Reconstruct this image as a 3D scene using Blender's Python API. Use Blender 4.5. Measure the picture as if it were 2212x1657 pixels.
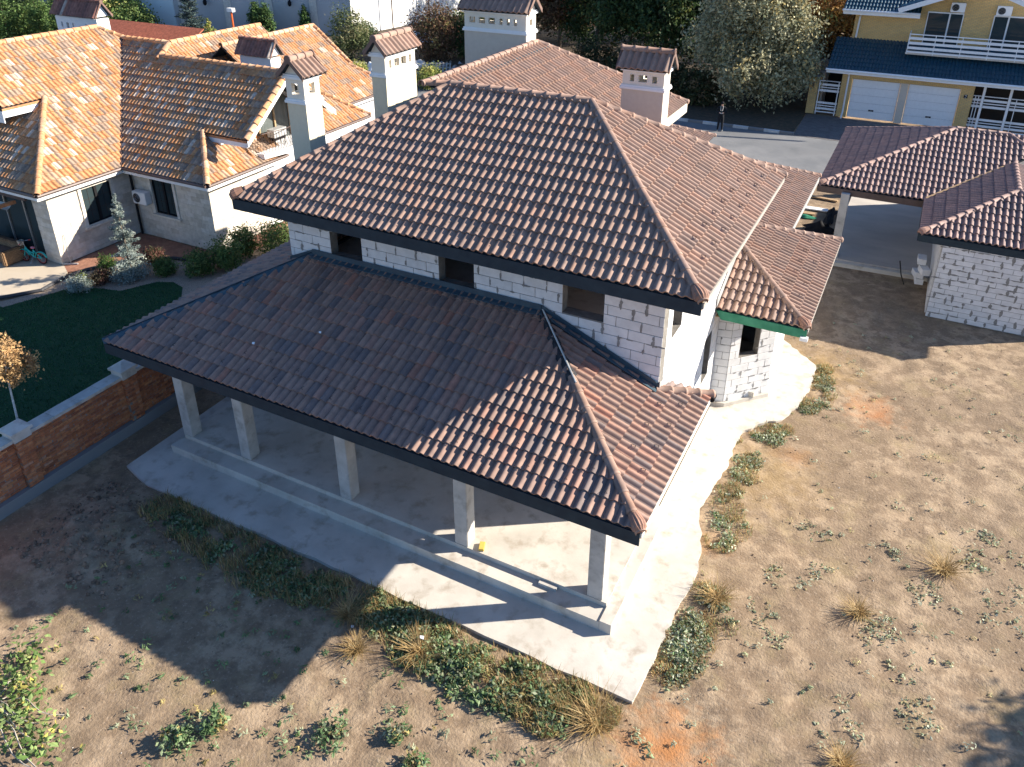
import bpy, bmesh, math, random
import numpy as np
from mathutils import Vector, Matrix
random.seed(7); RNG = np.random.default_rng(7)
for o in list(bpy.data.objects): bpy.data.objects.remove(o, do_unlink=True)
S = bpy.context.scene; COL = S.collection
R = math.radians
# ------------------------------------------------------------------ camera, sky, sun, exposure
CAM = np.array([3.63, -11.49, 14.4]); PITCH = 25.85; YAW = 27.52
cd = bpy.data.cameras.new('camera'); cam = bpy.data.objects.new('camera', cd); COL.objects.link(cam)
cam.location = CAM; cam.rotation_euler = (R(90 - PITCH), 0, R(YAW))
cd.sensor_width = 36; cd.lens = 36 * 1724 / 2212; cd.shift_y = -248 / 2212; cd.clip_start = .1; cd.clip_end = 3000
S.camera = cam
SUN_EL = 26.3; SUN_AZ = R(33.0)
w = bpy.data.worlds.new('World'); S.world = w; w.use_nodes = True
nt = w.node_tree; bg = nt.nodes['Background']; sky = nt.nodes.new('ShaderNodeTexSky')
sky.sky_type = 'NISHITA'; sky.sun_disc = False; sky.sun_elevation = R(SUN_EL); sky.sun_rotation = R(90) - SUN_AZ
sky.air_density = 1.0; sky.dust_density = .4; sky.ozone_density = 7.0
nt.links.new(sky.outputs[0], bg.inputs[0]); bg.inputs[1].default_value = .085
sd = bpy.data.lights.new('sun', 'SUN'); sun = bpy.data.objects.new('sun', sd); COL.objects.link(sun)
sd.energy = 5.0; sd.angle = R(.55); sd.color = (1, .91, .78)
ce = math.cos(R(SUN_EL))
sun.rotation_euler = Vector((-ce * math.cos(SUN_AZ), -ce * math.sin(SUN_AZ), -math.sin(R(SUN_EL)))).to_track_quat('-Z', 'Y').to_euler()
S.view_settings.view_transform = 'Standard'; S.view_settings.look = 'None'
S.view_settings.exposure = 1.4; S.view_settings.gamma = 1
# ------------------------------------------------------------------ helpers
def tag(o, label=None, cat=None, group=None, kind=None):
    for k, v in (('label', label), ('category', cat), ('group', group), ('kind', kind)):
        if v: o[k] = v
    return o
def par(o, p):
    if p is None: return o
    o.parent = p
    if p.parent is None and p.type == 'EMPTY': o.matrix_parent_inverse = Matrix.Translation(p.location).inverted()
    return o
def thing(name, loc, label, cat, group=None):
    o = bpy.data.objects.new(name, None); COL.objects.link(o); o.location = loc; o.empty_display_size = .3
    return tag(o, label, cat, group)
def newobj(name, me, parent=None, mw=None, col=None):
    o = bpy.data.objects.new(name, me); COL.objects.link(o)
    if mw is not None: o.matrix_basis = Matrix(mw.tolist()) if isinstance(mw, np.ndarray) else mw
    if col is not None: o.color = (*col, 1)
    return par(o, parent)
def mesh(name, V, F, mat, smooth=False, tint=None):
    me = bpy.data.meshes.new(name)
    me.from_pydata([tuple(map(float, v)) for v in V] if not isinstance(V, np.ndarray) else V.tolist(), [], F if not isinstance(F, np.ndarray) else F.tolist())
    if mat: me.materials.append(mat)
    if smooth: me.polygons.foreach_set('use_smooth', [True] * len(me.polygons))
    if tint is not None:
        a = me.color_attributes.new('tint', 'FLOAT_COLOR', 'POINT')
        a.data.foreach_set('color', np.concatenate([tint, np.ones((len(tint), 1))], 1).astype(np.float32).ravel())
    me.update(); return me
class MB:
    def __init__(s): s.v = []; s.f = []
    def add(s, V, F):
        b = len(s.v); s.v += [tuple(map(float, x)) for x in V]; s.f += [[i + b for i in f] for f in F]; return s
    def box(s, x0, x1, y0, y1, z0, z1):
        return s.add([(x0,y0,z0),(x1,y0,z0),(x1,y1,z0),(x0,y1,z0),(x0,y0,z1),(x1,y0,z1),(x1,y1,z1),(x0,y1,z1)],
                     [(3,2,1,0),(4,5,6,7),(0,1,5,4),(1,2,6,5),(2,3,7,6),(3,0,4,7)])
    def beam(s, p, q, a, b, up=(0,0,1)):            # box along p-q, width a, height b
        p, q, up = Vector(p), Vector(q), Vector(up); d = (q - p).normalized(); x = d.cross(up).normalized(); y = x.cross(d)
        c = [(-1,-1),(1,-1),(1,1),(-1,1)]
        return s.add([m + x * i * a / 2 + y * j * b / 2 for m in (p, q) for i, j in c],
                     [(3,2,1,0),(4,5,6,7),(0,1,5,4),(1,2,6,5),(2,3,7,6),(3,0,4,7)])
    def prism(s, pts, vec):
        n = len(pts); pts = [Vector(p) for p in pts]; vec = Vector(vec)
        return s.add(pts + [p + vec for p in pts], [list(range(n))[::-1], list(range(n, 2 * n))] + [(i, (i + 1) % n, n + (i + 1) % n, n + i) for i in range(n)])
    def poly(s, pts): return s.add(pts, [list(range(len(pts)))])
    def tube(s, pts, r, n=6, cap=True):
        pts = [Vector(p) for p in pts]; rs = r if isinstance(r, (list, tuple)) else [r] * len(pts); V = []; F = []
        for i, p in enumerate(pts):
            d = (pts[min(i + 1, len(pts) - 1)] - pts[max(i - 1, 0)]).normalized()
            x = d.cross(Vector((0, 0, 1)) if abs(d.z) < .9 else Vector((1, 0, 0))).normalized(); y = d.cross(x)
            V += [p + (x * math.cos(2 * math.pi * k / n) + y * math.sin(2 * math.pi * k / n)) * rs[i] for k in range(n)]
        for i in range(len(pts) - 1):
            F += [(i * n + k, i * n + (k + 1) % n, (i + 1) * n + (k + 1) % n, (i + 1) * n + k) for k in range(n)]
        if cap: F += [list(range(n))[::-1], [(len(pts) - 1) * n + k for k in range(n)]]
        return s.add(V, F)
    def ell(s, c, rx, ry, rz, n=10, m=7):
        V = []; F = []
        for j in range(m + 1):
            t = math.pi * j / m
            V += [(c[0] + rx * math.sin(t) * math.cos(2 * math.pi * k / n), c[1] + ry * math.sin(t) * math.sin(2 * math.pi * k / n), c[2] + rz * math.cos(t)) for k in range(n)]
        for j in range(m): F += [(j * n + k, (j + 1) * n + k, (j + 1) * n + (k + 1) % n, j * n + (k + 1) % n) for k in range(n)]
        return s.add(V, F)
    def obj(s, name, mat, parent=None, smooth=False, col=None): return newobj(name, mesh(name, s.v, s.f, mat, smooth), parent, None, col)
def box(name, mat, parent, *a): return MB().box(*a).obj(name, mat, parent)
_fw = np.array([-math.sin(R(YAW)) * math.cos(R(PITCH)), math.cos(R(YAW)) * math.cos(R(PITCH)), -math.sin(R(PITCH))])
def seen_area(c, n, a):                            # how large a piece at c with normal n and area a shows
    d = np.asarray(c) - CAM; L = np.linalg.norm(d); return a * max(0, -float(d @ np.asarray(n)) / L) / (L * L)
# ------------------------------------------------------------------ materials
def mat(name, c1, c2=None, scale=3, rough=.85, bump=0, bscale=40, detail=6, c3=None, s3=.6, lo=.35, hi=.65, metal=0, spec=.3, tint=False, aniso=(1,1,1)):
    m = bpy.data.materials.new(name); m.use_nodes = True; N = m.node_tree.nodes; L = m.node_tree.links; b = N['Principled BSDF']
    b.inputs['Roughness'].default_value = rough; b.inputs['Metallic'].default_value = metal; b.inputs['Specular IOR Level'].default_value = spec
    g = N.new('ShaderNodeNewGeometry'); mp = N.new('ShaderNodeMapping'); mp.inputs['Scale'].default_value = aniso; L.new(g.outputs['Position'], mp.inputs[0])
    def noise(sc, det=detail):
        n = N.new('ShaderNodeTexNoise'); n.inputs['Scale'].default_value = sc; n.inputs['Detail'].default_value = det; n.inputs['Roughness'].default_value = .6
        L.new(mp.outputs[0], n.inputs['Vector']); return n.outputs['Fac']
    def mix(a, bb, f, l=lo, h=hi):
        r = N.new('ShaderNodeMapRange'); r.inputs[1].default_value = l; r.inputs[2].default_value = h; L.new(f, r.inputs[0])
        x = N.new('ShaderNodeMix'); x.data_type = 'RGBA'; L.new(r.outputs[0], x.inputs[0])
        for q, i in ((a, 6), (bb, 7)):
            if isinstance(q, tuple): x.inputs[i].default_value = (*q, 1)
            else: L.new(q, x.inputs[i])
        return x.outputs[2]
    out = c1
    if tint:
        at = N.new('ShaderNodeAttribute'); at.attribute_name = 'tint'; oi = N.new('ShaderNodeObjectInfo')
        ad = N.new('ShaderNodeMix'); ad.data_type = 'RGBA'; ad.blend_type = 'ADD'; ad.inputs[0].default_value = 1
        L.new(at.outputs['Color'], ad.inputs[6]); L.new(oi.outputs['Color'], ad.inputs[7]); out = ad.outputs[2]
        if c2:                                      # c1..c2 are multipliers
            mu = N.new('ShaderNodeMix'); mu.data_type = 'RGBA'; mu.blend_type = 'MULTIPLY'; mu.inputs[0].default_value = 1
            L.new(out, mu.inputs[6]); L.new(mix(c1, c2, noise(scale)), mu.inputs[7]); out = mu.outputs[2]
    elif c2: out = mix(c1, c2, noise(scale))
    if c3: out = mix(out, c3, noise(s3), .52, .68)
    if isinstance(out, tuple): b.inputs['Base Color'].default_value = (*out, 1)
    else: L.new(out, b.inputs['Base Color'])
    if bump:
        bn = N.new('ShaderNodeBump'); bn.inputs['Strength'].default_value = bump; bn.inputs['Distance'].default_value = .02
        L.new(noise(bscale, 4), bn.inputs['Height']); L.new(bn.outputs[0], b.inputs['Normal'])
    m['b'] = 0; return m
def brickmat(name, c1, c2, cm, bw, bh, mortar=.01, rot=(0,0,0), rough=.85, off=.5, axes='XZ', nz=(.75,1.15)):
    m = bpy.data.materials.new(name); m.use_nodes = True; N = m.node_tree.nodes; L = m.node_tree.links; b = N['Principled BSDF']; b.inputs['Roughness'].default_value = rough
    g = N.new('ShaderNodeNewGeometry'); sp = N.new('ShaderNodeSeparateXYZ'); cb = N.new('ShaderNodeCombineXYZ'); L.new(g.outputs['Position'], sp.inputs[0])
    if axes == 'HZ':                                # walls of either direction: x+y along, z up
        a = N.new('ShaderNodeMath'); L.new(sp.outputs[0], a.inputs[0]); L.new(sp.outputs[1], a.inputs[1]); L.new(a.outputs[0], cb.inputs[0]); L.new(sp.outputs[2], cb.inputs[1])
    else:
        L.new(sp.outputs['XYZ'.index(axes[0])], cb.inputs[0]); L.new(sp.outputs['XYZ'.index(axes[1])], cb.inputs[1])
    t = N.new('ShaderNodeTexBrick'); t.inputs['Scale'].default_value = 1; t.inputs['Brick Width'].default_value = bw; t.inputs['Row Height'].default_value = bh
    t.inputs['Mortar Size'].default_value = mortar; t.inputs['Mortar Smooth'].default_value = .2; t.offset = off
    for k, c in (('Color1', c1), ('Color2', c2), ('Mortar', cm)): t.inputs[k].default_value = (*c, 1)
    L.new(cb.outputs[0], t.inputs['Vector'])
    n = N.new('ShaderNodeTexNoise'); n.inputs['Scale'].default_value = 2.5; n.inputs['Detail'].default_value = 8; L.new(g.outputs['Position'], n.inputs['Vector'])
    r = N.new('ShaderNodeMapRange'); r.inputs[1].default_value = .3; r.inputs[2].default_value = .7; r.inputs[3].default_value = nz[0]; r.inputs[4].default_value = nz[1]; L.new(n.outputs['Fac'], r.inputs[0])
    x = N.new('ShaderNodeMix'); x.data_type = 'RGBA'; x.blend_type = 'MULTIPLY'; x.inputs[0].default_value = 1; L.new(t.outputs['Color'], x.inputs[6]); L.new(r.outputs[0], x.inputs[7]); L.new(x.outputs[2], b.inputs['Base Color'])
    bn = N.new('ShaderNodeBump'); bn.inputs['Strength'].default_value = .6; bn.inputs['Distance'].default_value = .01; bn.invert = True; L.new(t.outputs['Fac'], bn.inputs['Height']); L.new(bn.outputs[0], b.inputs['Normal'])
    return m
def glass(name, c, rough=.05):
    m = mat(name, c, rough=rough, spec=.25); return m
def leafmat(name):
    m = mat(name, (1.05,1.05,1.05), (1.55,1.52,1.45), scale=1.3, rough=.65, spec=.25, tint=True)
    N = m.node_tree.nodes; L = m.node_tree.links; b = N['Principled BSDF']; tr = N.new('ShaderNodeBsdfTranslucent'); mx = N.new('ShaderNodeMixShader'); mx.inputs[0].default_value = .28
    src = b.inputs['Base Color'].links[0].from_socket; L.new(src, tr.inputs[0]); L.new(b.outputs[0], mx.inputs[1]); L.new(tr.outputs[0], mx.inputs[2]); L.new(mx.outputs[0], N['Material Output'].inputs[0]); return m
M = {}
M['tile'] = mat('clay_tile', (.82,.82,.82), (1.12,1.1,1.08), scale=5, rough=.72, bump=.08, bscale=60, spec=.35, tint=True)
M['old_tile'] = mat('old_clay_tile', (.75,.72,.7), (1.25,1.2,1.15), scale=7, rough=.85, bump=.15, bscale=50, tint=True)
M['block'] = mat('aerated_block', (.9,.9,.9), (1.05,1.05,1.05), scale=4, rough=.95, bump=.12, bscale=90, tint=True)
M['mortar'] = mat('mortar', (.15,.14,.125), (.22,.205,.185), scale=6, rough=.95, bump=.3)
M['brick'] = mat('clay_brick', (.75,.75,.75), (1.2,1.15,1.1), scale=12, rough=.92, bump=.3, bscale=60, tint=True)
M['stone'] = mat('travertine', (.86,.85,.83), (1.08,1.07,1.05), scale=5, rough=.8, bump=.12, bscale=30, tint=True)
M['concrete'] = mat('concrete', (.45,.415,.36), (.58,.54,.475), scale=.9, rough=.9, bump=.12, bscale=25, detail=12, c3=(.37,.325,.265), s3=2.3)
M['column'] = mat('cast_concrete', (.40,.38,.35), (.52,.495,.455), scale=2.2, rough=.9, bump=.15, bscale=30, c3=(.33,.31,.28), s3=3)
M['darkfloor'] = mat('garage_floor', (.38,.345,.31), (.50,.455,.40), scale=.8, rough=.9, detail=9, aniso=(.4,1,1))
M['membrane'] = mat('dark_membrane', (.011,.024,.037), (.019,.036,.05), scale=4, rough=.6, spec=.3)
M['flash'] = mat('blue_flashing', (.025,.055,.08), (.04,.08,.105), scale=3, rough=.4, spec=.5)
M['green'] = mat('green_wrap', (.02,.16,.09), (.04,.22,.13), scale=3, rough=.5)
M['bitumen'] = mat('bitumen', (.012,.013,.016), (.03,.03,.035), scale=8, rough=.6, bump=.6, bscale=20)
M['lead'] = mat('grey_metal', (.42,.42,.41), (.5,.5,.49), scale=5, rough=.45, metal=.3)
M['edgeb'] = mat('eave_metal', (.30,.27,.24), (.36,.33,.30), rough=.6)
M['smear'] = mat('adhesive', (.19,.185,.175), (.27,.262,.25), scale=9, rough=.95)
M['cream'] = mat('cream_render', (.64,.57,.42), (.68,.61,.46), scale=8, rough=.95, bump=.15, bscale=120)
M['tan'] = mat('tan_render', (.55,.485,.405), (.59,.525,.44), scale=8, rough=.95, bump=.15, bscale=120)
M['ivory'] = mat('ivory_render', (.72,.66,.55), (.76,.70,.6), scale=8, rough=.95)
M['white'] = mat('white_paint', (.75,.75,.74), (.8,.8,.79), scale=5, rough=.6)
M['wood'] = mat('raw_wood', (.33,.22,.12), (.45,.31,.18), scale=6, rough=.85, aniso=(1,1,6))
M['greywood'] = mat('weathered_wood', (.3,.27,.23), (.42,.37,.31), scale=5, rough=.9)
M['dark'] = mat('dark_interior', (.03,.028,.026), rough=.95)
M['black'] = mat('black_metal', (.015,.015,.017), rough=.8, spec=.1)
M['gutter'] = mat('brown_gutter', (.09,.06,.05), (.12,.08,.07), rough=.45)
M['glass'] = glass('window_glass', (.03,.045,.05)); M['curtain'] = mat('curtain', (.07,.085,.085), (.13,.15,.145), scale=3, aniso=(6,6,.3), rough=.25, spec=.6)
M['yellow'] = brickmat('yellow_brick', (.70,.465,.165), (.64,.41,.14), (.42,.31,.18), .25, .083, .014, axes='XZ', nz=(.93,1.06))
M['blueroof'] = mat('blue_metal_tile', (.012,.055,.085), (.018,.07,.105), scale=6, rough=.42, spec=.6, tint=False)
M['leaf'] = leafmat('leaves'); M['bark'] = mat('bark', (.09,.07,.055), (.17,.14,.11), scale=9, rough=.95, bump=.6, bscale=30)
M['birch'] = mat('pale_bark', (.4,.4,.38), (.6,.6,.57), scale=9, rough=.9)
M['steel'] = mat('galvanised', (.4,.41,.42), rough=.35, metal=.7)
# ------------------------------------------------------------------ pieces in bulk
def emit(items, tv, tf, name, mt, limit, smooth_faces=None, stuff_parent=None):
    """items: (4x4 matrix, tint, parent, shown size); the largest become objects, the rest one mesh per parent"""
    me = mesh(name, tv, tf, mt)
    if smooth_faces: me.polygons.foreach_set('use_smooth', [i in smooth_faces for i in range(len(tf))])
    order = sorted(range(len(items)), key=lambda i: -items[i][3]); big = set(order[:limit])
    for i in sorted(big): newobj(name, me, items[i][2], items[i][0], items[i][1])
    rest = [items[i] for i in order[limit:]]
    if not rest: return
    T = np.array(tv, float); H = np.concatenate([T, np.ones((len(T), 1))], 1)
    V = np.concatenate([(H @ it[0].T)[:, :3] for it in rest]); n = len(T)
    F = [[j + k * n for j in f] for k in range(len(rest)) for f in tf]
    C = np.repeat(np.array([it[1] for it in rest]), n, 0)
    m2 = mesh(name + '_field', V, F, mt, False, C)
    if smooth_faces: m2.polygons.foreach_set('use_smooth', [(i % len(tf)) in smooth_faces for i in range(len(F))])
    o = newobj(name + '_field', m2, stuff_parent or rest[0][2], None, (0, 0, 0)); tag(o, kind='stuff')
TW, TG, NX = .207, .40, 8
def tile_template(w=TW, g=TG, A=.07, ov=.05, lift=.046):
    V = []; F = []
    tt_ = [0, .07, .18, .29, .42, .56, .70, .85, 1]; xs = [w * t for t in tt_]; sm = lambda t: t * t * (3 - 2 * t)
    pz = [A * (0 if t < .05 else sm(min(1, (t - .05) / .34)) if t < .42 else .5 + .5 * math.cos(math.pi * ((t - .42) / .58) ** 1.15)) for t in tt_]
    for y, l in ((-.015, lift), (g + ov, 0)): V += [(x, y, z + l) for x, z in zip(xs, pz)]
    n = NX + 1; F += [(i, i + 1, n + i + 1, n + i) for i in range(NX)]
    V += [(x, -.015, z + lift) for x, z in zip(xs, pz)] + [(x, -.012, z + lift - .046) for x, z in zip(xs, pz)]
    F += [(3 * n + i, 3 * n + i + 1, 2 * n + i + 1, 2 * n + i) for i in range(NX)]
    return V, F
TV, TF = tile_template(); TVO = tile_template(A=.054)[0]; TSM = set(range(NX))
def pick(pal, q=.11):
    c = random.choices([p[0] for p in pal], [p[1] for p in pal])[0]; k = random.uniform(1 - q, 1 + q); return tuple(x * k for x in c)
BROWN = [((.305,.20,.153), 5), ((.288,.193,.15), 4), ((.265,.183,.148), 2), ((.315,.192,.14), 2)]
MOTTLE = [((.285,.182,.14), 5), ((.255,.168,.135), 3.5), ((.18,.135,.122), 2.8), ((.30,.172,.13), 2.4), ((.34,.165,.115), .3)]
ORANGE = [((.46,.235,.11), 5), ((.42,.255,.15), 4), ((.35,.25,.18), 4), ((.26,.195,.15), 3.5), ((.56,.47,.38), 1.6), ((.43,.20,.09), 2.5)]
PLUM = [((.25,.165,.145), 5), ((.28,.18,.155), 3), ((.22,.152,.14), 3)]
def make_roof(name, parent, slopes, pal, mt, reg, drop=.07, label=None, tv=None):
    tv = tv or TV
    """slopes: dicts pts (eave edge first, counter-clockwise from above), org (optional grid origin)"""
    deck = MB()
    for s in slopes:
        P = [Vector(p) for p in s['pts']]; n = (P[1] - P[0]).cross(P[2] - P[0]).normalized(); s['n'] = n
        deck.prism([p - n * .012 for p in P], -n * drop)
    ro = deck.obj(name, M['membrane'], parent)
    if label: ro['label'] = label
    cuts = bmesh.new(); cl = cuts.verts.layers.float_color.new('tint')
    for s in slopes:
        P = [Vector(p) for p in s['pts']]; n = s['n']; e = Vector(s['e']) if 'e' in s else (P[1] - P[0]).normalized(); sv = n.cross(e); org = Vector(s.get('org', P[0]))
        Q = [((p - org).dot(e), (p - org).dot(sv)) for p in P]; k = len(Q)
        x0, x1 = min(q[0] for q in Q), max(q[0] for q in Q); y0, y1 = min(q[1] for q in Q), max(q[1] for q in Q)
        def dist(x, y): # signed inside distance to each edge
            r = []
            for i in range(k):
                a, b = Q[i], Q[(i + 1) % k]; L = math.hypot(b[0] - a[0], b[1] - a[1])
                r.append(((b[0] - a[0]) * (y - a[1]) - (b[1] - a[1]) * (x - a[0])) / L)
            return r
        bm = bmesh.new(); lay = bm.verts.layers.float_color.new('tint')
        for j in range(math.floor(y0 / TG + .01), math.ceil(y1 / TG)):
            for i in range(math.floor(x0 / TW), math.ceil(x1 / TW)):
                cs = [dist(i * TW + a, j * TG + b) for a in (0, TW) for b in (.02, TG)]
                if any(max(c[m] for c in cs) < .005 for m in range(k)): continue
                full = all(min(c) > -.03 for c in cs)
                pos = org + e * (i * TW) + sv * (j * TG); jz = random.uniform(0, .006); t = pick(pal)
                if full:
                    mw = np.eye(4); a = random.uniform(-.012, .012)
                    ee = e * math.cos(a) + sv * math.sin(a); ss = n.cross(ee)
                    mw[:3, 0], mw[:3, 1], mw[:3, 2], mw[:3, 3] = ee, ss, n, pos + n * jz
                    reg.append((mw, t, ro, seen_area(pos, n, TW * TG)))
                else:
                    vs = []
                    for v in tv:
                        q = bm.verts.new(pos + e * v[0] + sv * v[1] + n * (v[2] + jz)); q[lay] = (*t, 1); vs.append(q)
                    for fi, f in enumerate(TF): bm.faces.new([vs[q] for q in f]).smooth = fi < NX
        for i in range(k):
            a, b = P[i], P[(i + 1) % k]; d = (b - a).normalized()
            out = d.cross(n)
            if i == 0 and 'keep' not in s: continue      # eave edge overhangs freely
            bmesh.ops.bisect_plane(bm, geom=bm.verts[:] + bm.edges[:] + bm.faces[:], plane_co=a, plane_no=out, clear_outer=True)
        tm = bpy.data.meshes.new('t'); bm.to_mesh(tm); bm.free(); cuts.from_mesh(tm); bpy.data.meshes.remove(tm)
    me = bpy.data.meshes.new('cut_tile'); cuts.to_mesh(me); cuts.free(); me.materials.append(mt)
    if len(me.polygons): tag(newobj('cut_tile', me, ro, None, (0, 0, 0)), kind='stuff')
    return ro
_cap = {}
def cap_mesh(mt, r=.115, L=.40):
    if (mt.name, r) in _cap: return _cap[(mt.name, r)]
    V = []; F = []; n = 9; st = [(-.03, r * 1.09, 0), (.03, r * 1.09, 0), (.035, r * 1.02, 0), (L + .04, r * .90, 0)]
    for x, rr, _ in st: V += [(x, -rr * math.cos(R(-25) + R(230) * k / n), rr * math.sin(R(-25) + R(230) * k / n)) for k in range(n + 1)]
    for j in range(len(st) - 1): F += [(j * (n + 1) + k, j * (n + 1) + k + 1, (j + 1) * (n + 1) + k + 1, (j + 1) * (n + 1) + k) for k in range(n)]
    a = len(V); V += [(-.03, v[1] * .84, v[2] * .84) for v in V[:n + 1]]; F += [(a + k, a + k + 1, k + 1, k) for k in range(n)]
    _cap[(mt.name, r)] = mesh('ridge_tile', V, F, mt, True); return _cap[(mt.name, r)]
def caps(parent, p, q, pal, mt, r=.104, L=.40, lift=.02, name='ridge_tile', start=0, end=None):
    p, q = Vector(p), Vector(q); d = (q - p); D = d.length; d.normalize(); side = Vector((0, 0, 1)).cross(d).normalized(); up = d.cross(side); me = cap_mesh(mt, r, L)
    n = max(1, round(D / L)); st = D / n
    for i in range(n):
        if i / n < start or (end and i / n > end): continue
        jit = random.uniform(-.02, .02); s2 = (side * math.cos(jit) + up * math.sin(jit)); u2 = d.cross(s2)
        mw = np.eye(4); mw[:3, 0], mw[:3, 1], mw[:3, 2], mw[:3, 3] = d * (st / L), s2, u2, p + d * (i * st) + up * lift
        newobj(name, me, parent, mw, pick(pal))
def shell_end(parent, p, d, mt, col, r=.15):      # fluted end piece of a hip
    p, d = Vector(p), Vector(d).normalized(); side = Vector((0, 0, 1)).cross(d).normalized(); up = d.cross(side); V = []; F = []; n = 20
    for x, k in ((.30, .78), (.1, 1), (0, .95), (-.06, .55), (-.08, .1)):
        V += [p + d * x + (side * math.cos(R(-30) + R(240) * i / n) + up * math.sin(R(-30) + R(240) * i / n)) * r * k * (1 + .1 * (i % 2) * (x < .2)) for i in range(n + 1)]
    for j in range(4): F += [(j * (n + 1) + i, j * (n + 1) + i + 1, (j + 1) * (n + 1) + i + 1, (j + 1) * (n + 1) + i) for i in range(n)]
    newobj('hip_end', mesh('hip_end', V, F, mt), parent, None, col)
CUBE = ([(-.5,-.5,-.5),(.5,-.5,-.5),(.5,.5,-.5),(-.5,.5,-.5),(-.5,-.5,.5),(.5,-.5,.5),(.5,.5,.5),(-.5,.5,.5)], [(3,2,1,0),(4,5,6,7),(0,1,5,4),(1,2,6,5),(2,3,7,6),(3,0,4,7)])
def bevel_cube(b=(.02,.02,.03)):
    bm = bmesh.new(); bmesh.ops.create_cube(bm, size=1); bmesh.ops.bevel(bm, geom=bm.edges[:], offset=.018, segments=1, affect='EDGES')
    bm.verts.index_update(); V = [tuple(v.co) for v in bm.verts]; F = [[v.index for v in f.verts] for f in bm.faces]; bm.free(); return V, F
BCUBE = bevel_cube()
def coursed(parent, org, ex, en, L, H, openings, bl, bh, th, pal, reg, gap=.013, proud=.003, shift=None, jit=.0, cutoff=None):
    """courses of blocks on a wall; openings (x0,x1,z0,z1) stay free; returns mortar backing boxes"""
    ex, en = Vector(ex), Vector(en); org = Vector(org); z = 0; row = 0; back = MB(); joints = []
    while z < H - .02:
        h = min(bh, H - z); zm = z + h / 2
        free = [(0, L)]
        for (a, b, c, d) in openings:
            if c < zm < d: free = [s for (p, q) in free for s in ((p, min(q, a)), (max(p, b), q)) if s[1] - s[0] > .03]
        if cutoff: free = [(max(p, cutoff(zm)[0]), min(q, cutoff(zm)[1])) for p, q in free]; free = [f for f in free if f[1] - f[0] > .05]
        sh = (shift[row % len(shift)] if shift else (row % 2) * .5) * bl
        for p, q in free:
            A = org + ex * (p + .004) - en * .012; B = org + ex * (q - .004) - en * .012
            back.prism([A + Vector((0,0,z)), B + Vector((0,0,z)), B + Vector((0,0,z+h)), A + Vector((0,0,z+h))], -en * (th - .024))
            x = p; k = math.floor((p - sh) / bl)
            while x < q - .01:
                x2 = min(q, (k + 1) * bl + sh + (random.uniform(-jit, jit) if jit else 0)); k += 1
                if q - x2 < .07: x2 = q
                if x2 - x < .02: continue
                pr_ = random.uniform(-proud, proud); c = org + ex * ((x + x2) / 2) + Vector((0, 0, zm)) - en * (th / 2 - pr_)
                mw = np.eye(4); mw[:3, 0], mw[:3, 1], mw[:3, 2], mw[:3, 3] = ex * (x2 - x - gap), en * th, Vector((0, 0, h - gap)), c
                t = pick(pal, .03 if bl > .3 else .12); reg.append((mw, t, parent, seen_area(c + en * th / 2, en, (x2 - x) * h)))
                
                if .1 < x2 < L - .15 and x2 < q - .05: joints.append((x2, z, h))
                x = x2
        z += bh; row += 1
    return back, joints
def smears(parent, org, ex, en, joints, mt, prob=.5, size=1., name='mortar_smear'):
    ex, en = Vector(ex), Vector(en); org = Vector(org); b = MB()
    def blob(cx, cz, rx, rz):
        n = 9; dz = random.uniform(.004, .013); b.poly([org + ex * (cx + rx * random.uniform(.6, 1.2) * math.cos(2 * math.pi * k / n)) + Vector((0, 0, cz + rz * random.uniform(.6, 1.2) * math.sin(2 * math.pi * k / n))) + en * dz for k in range(n)])
    for x, z, h in joints:
        if random.random() < prob:
            for q in range(random.randint(1, 4)): blob(x + random.uniform(-.015, .015), z + random.uniform(.1, .9) * h, random.uniform(.012, .035) * size, random.uniform(.03, .085) * size)
        if random.random() < prob * .8:
            for q in range(random.randint(1, 4)): blob(x + random.uniform(-.25, .2), z + random.uniform(-.01, .01), random.uniform(.03, .10) * size, random.uniform(.008, .022) * size)
    if b.f: tag(b.obj(name, mt, parent), kind='stuff')
def eave_board(parent, p, q, mt, out, h=.30, top=.0, th=.035, name='fascia'):
    p, q, out = Vector(p), Vector(q), Vector(out); z = Vector((0, 0, 1))
    return MB().prism([p + z * top, q + z * top, q + z * (top - h), p + z * (top - h)], out * th).obj(name, mt, parent)
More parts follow.
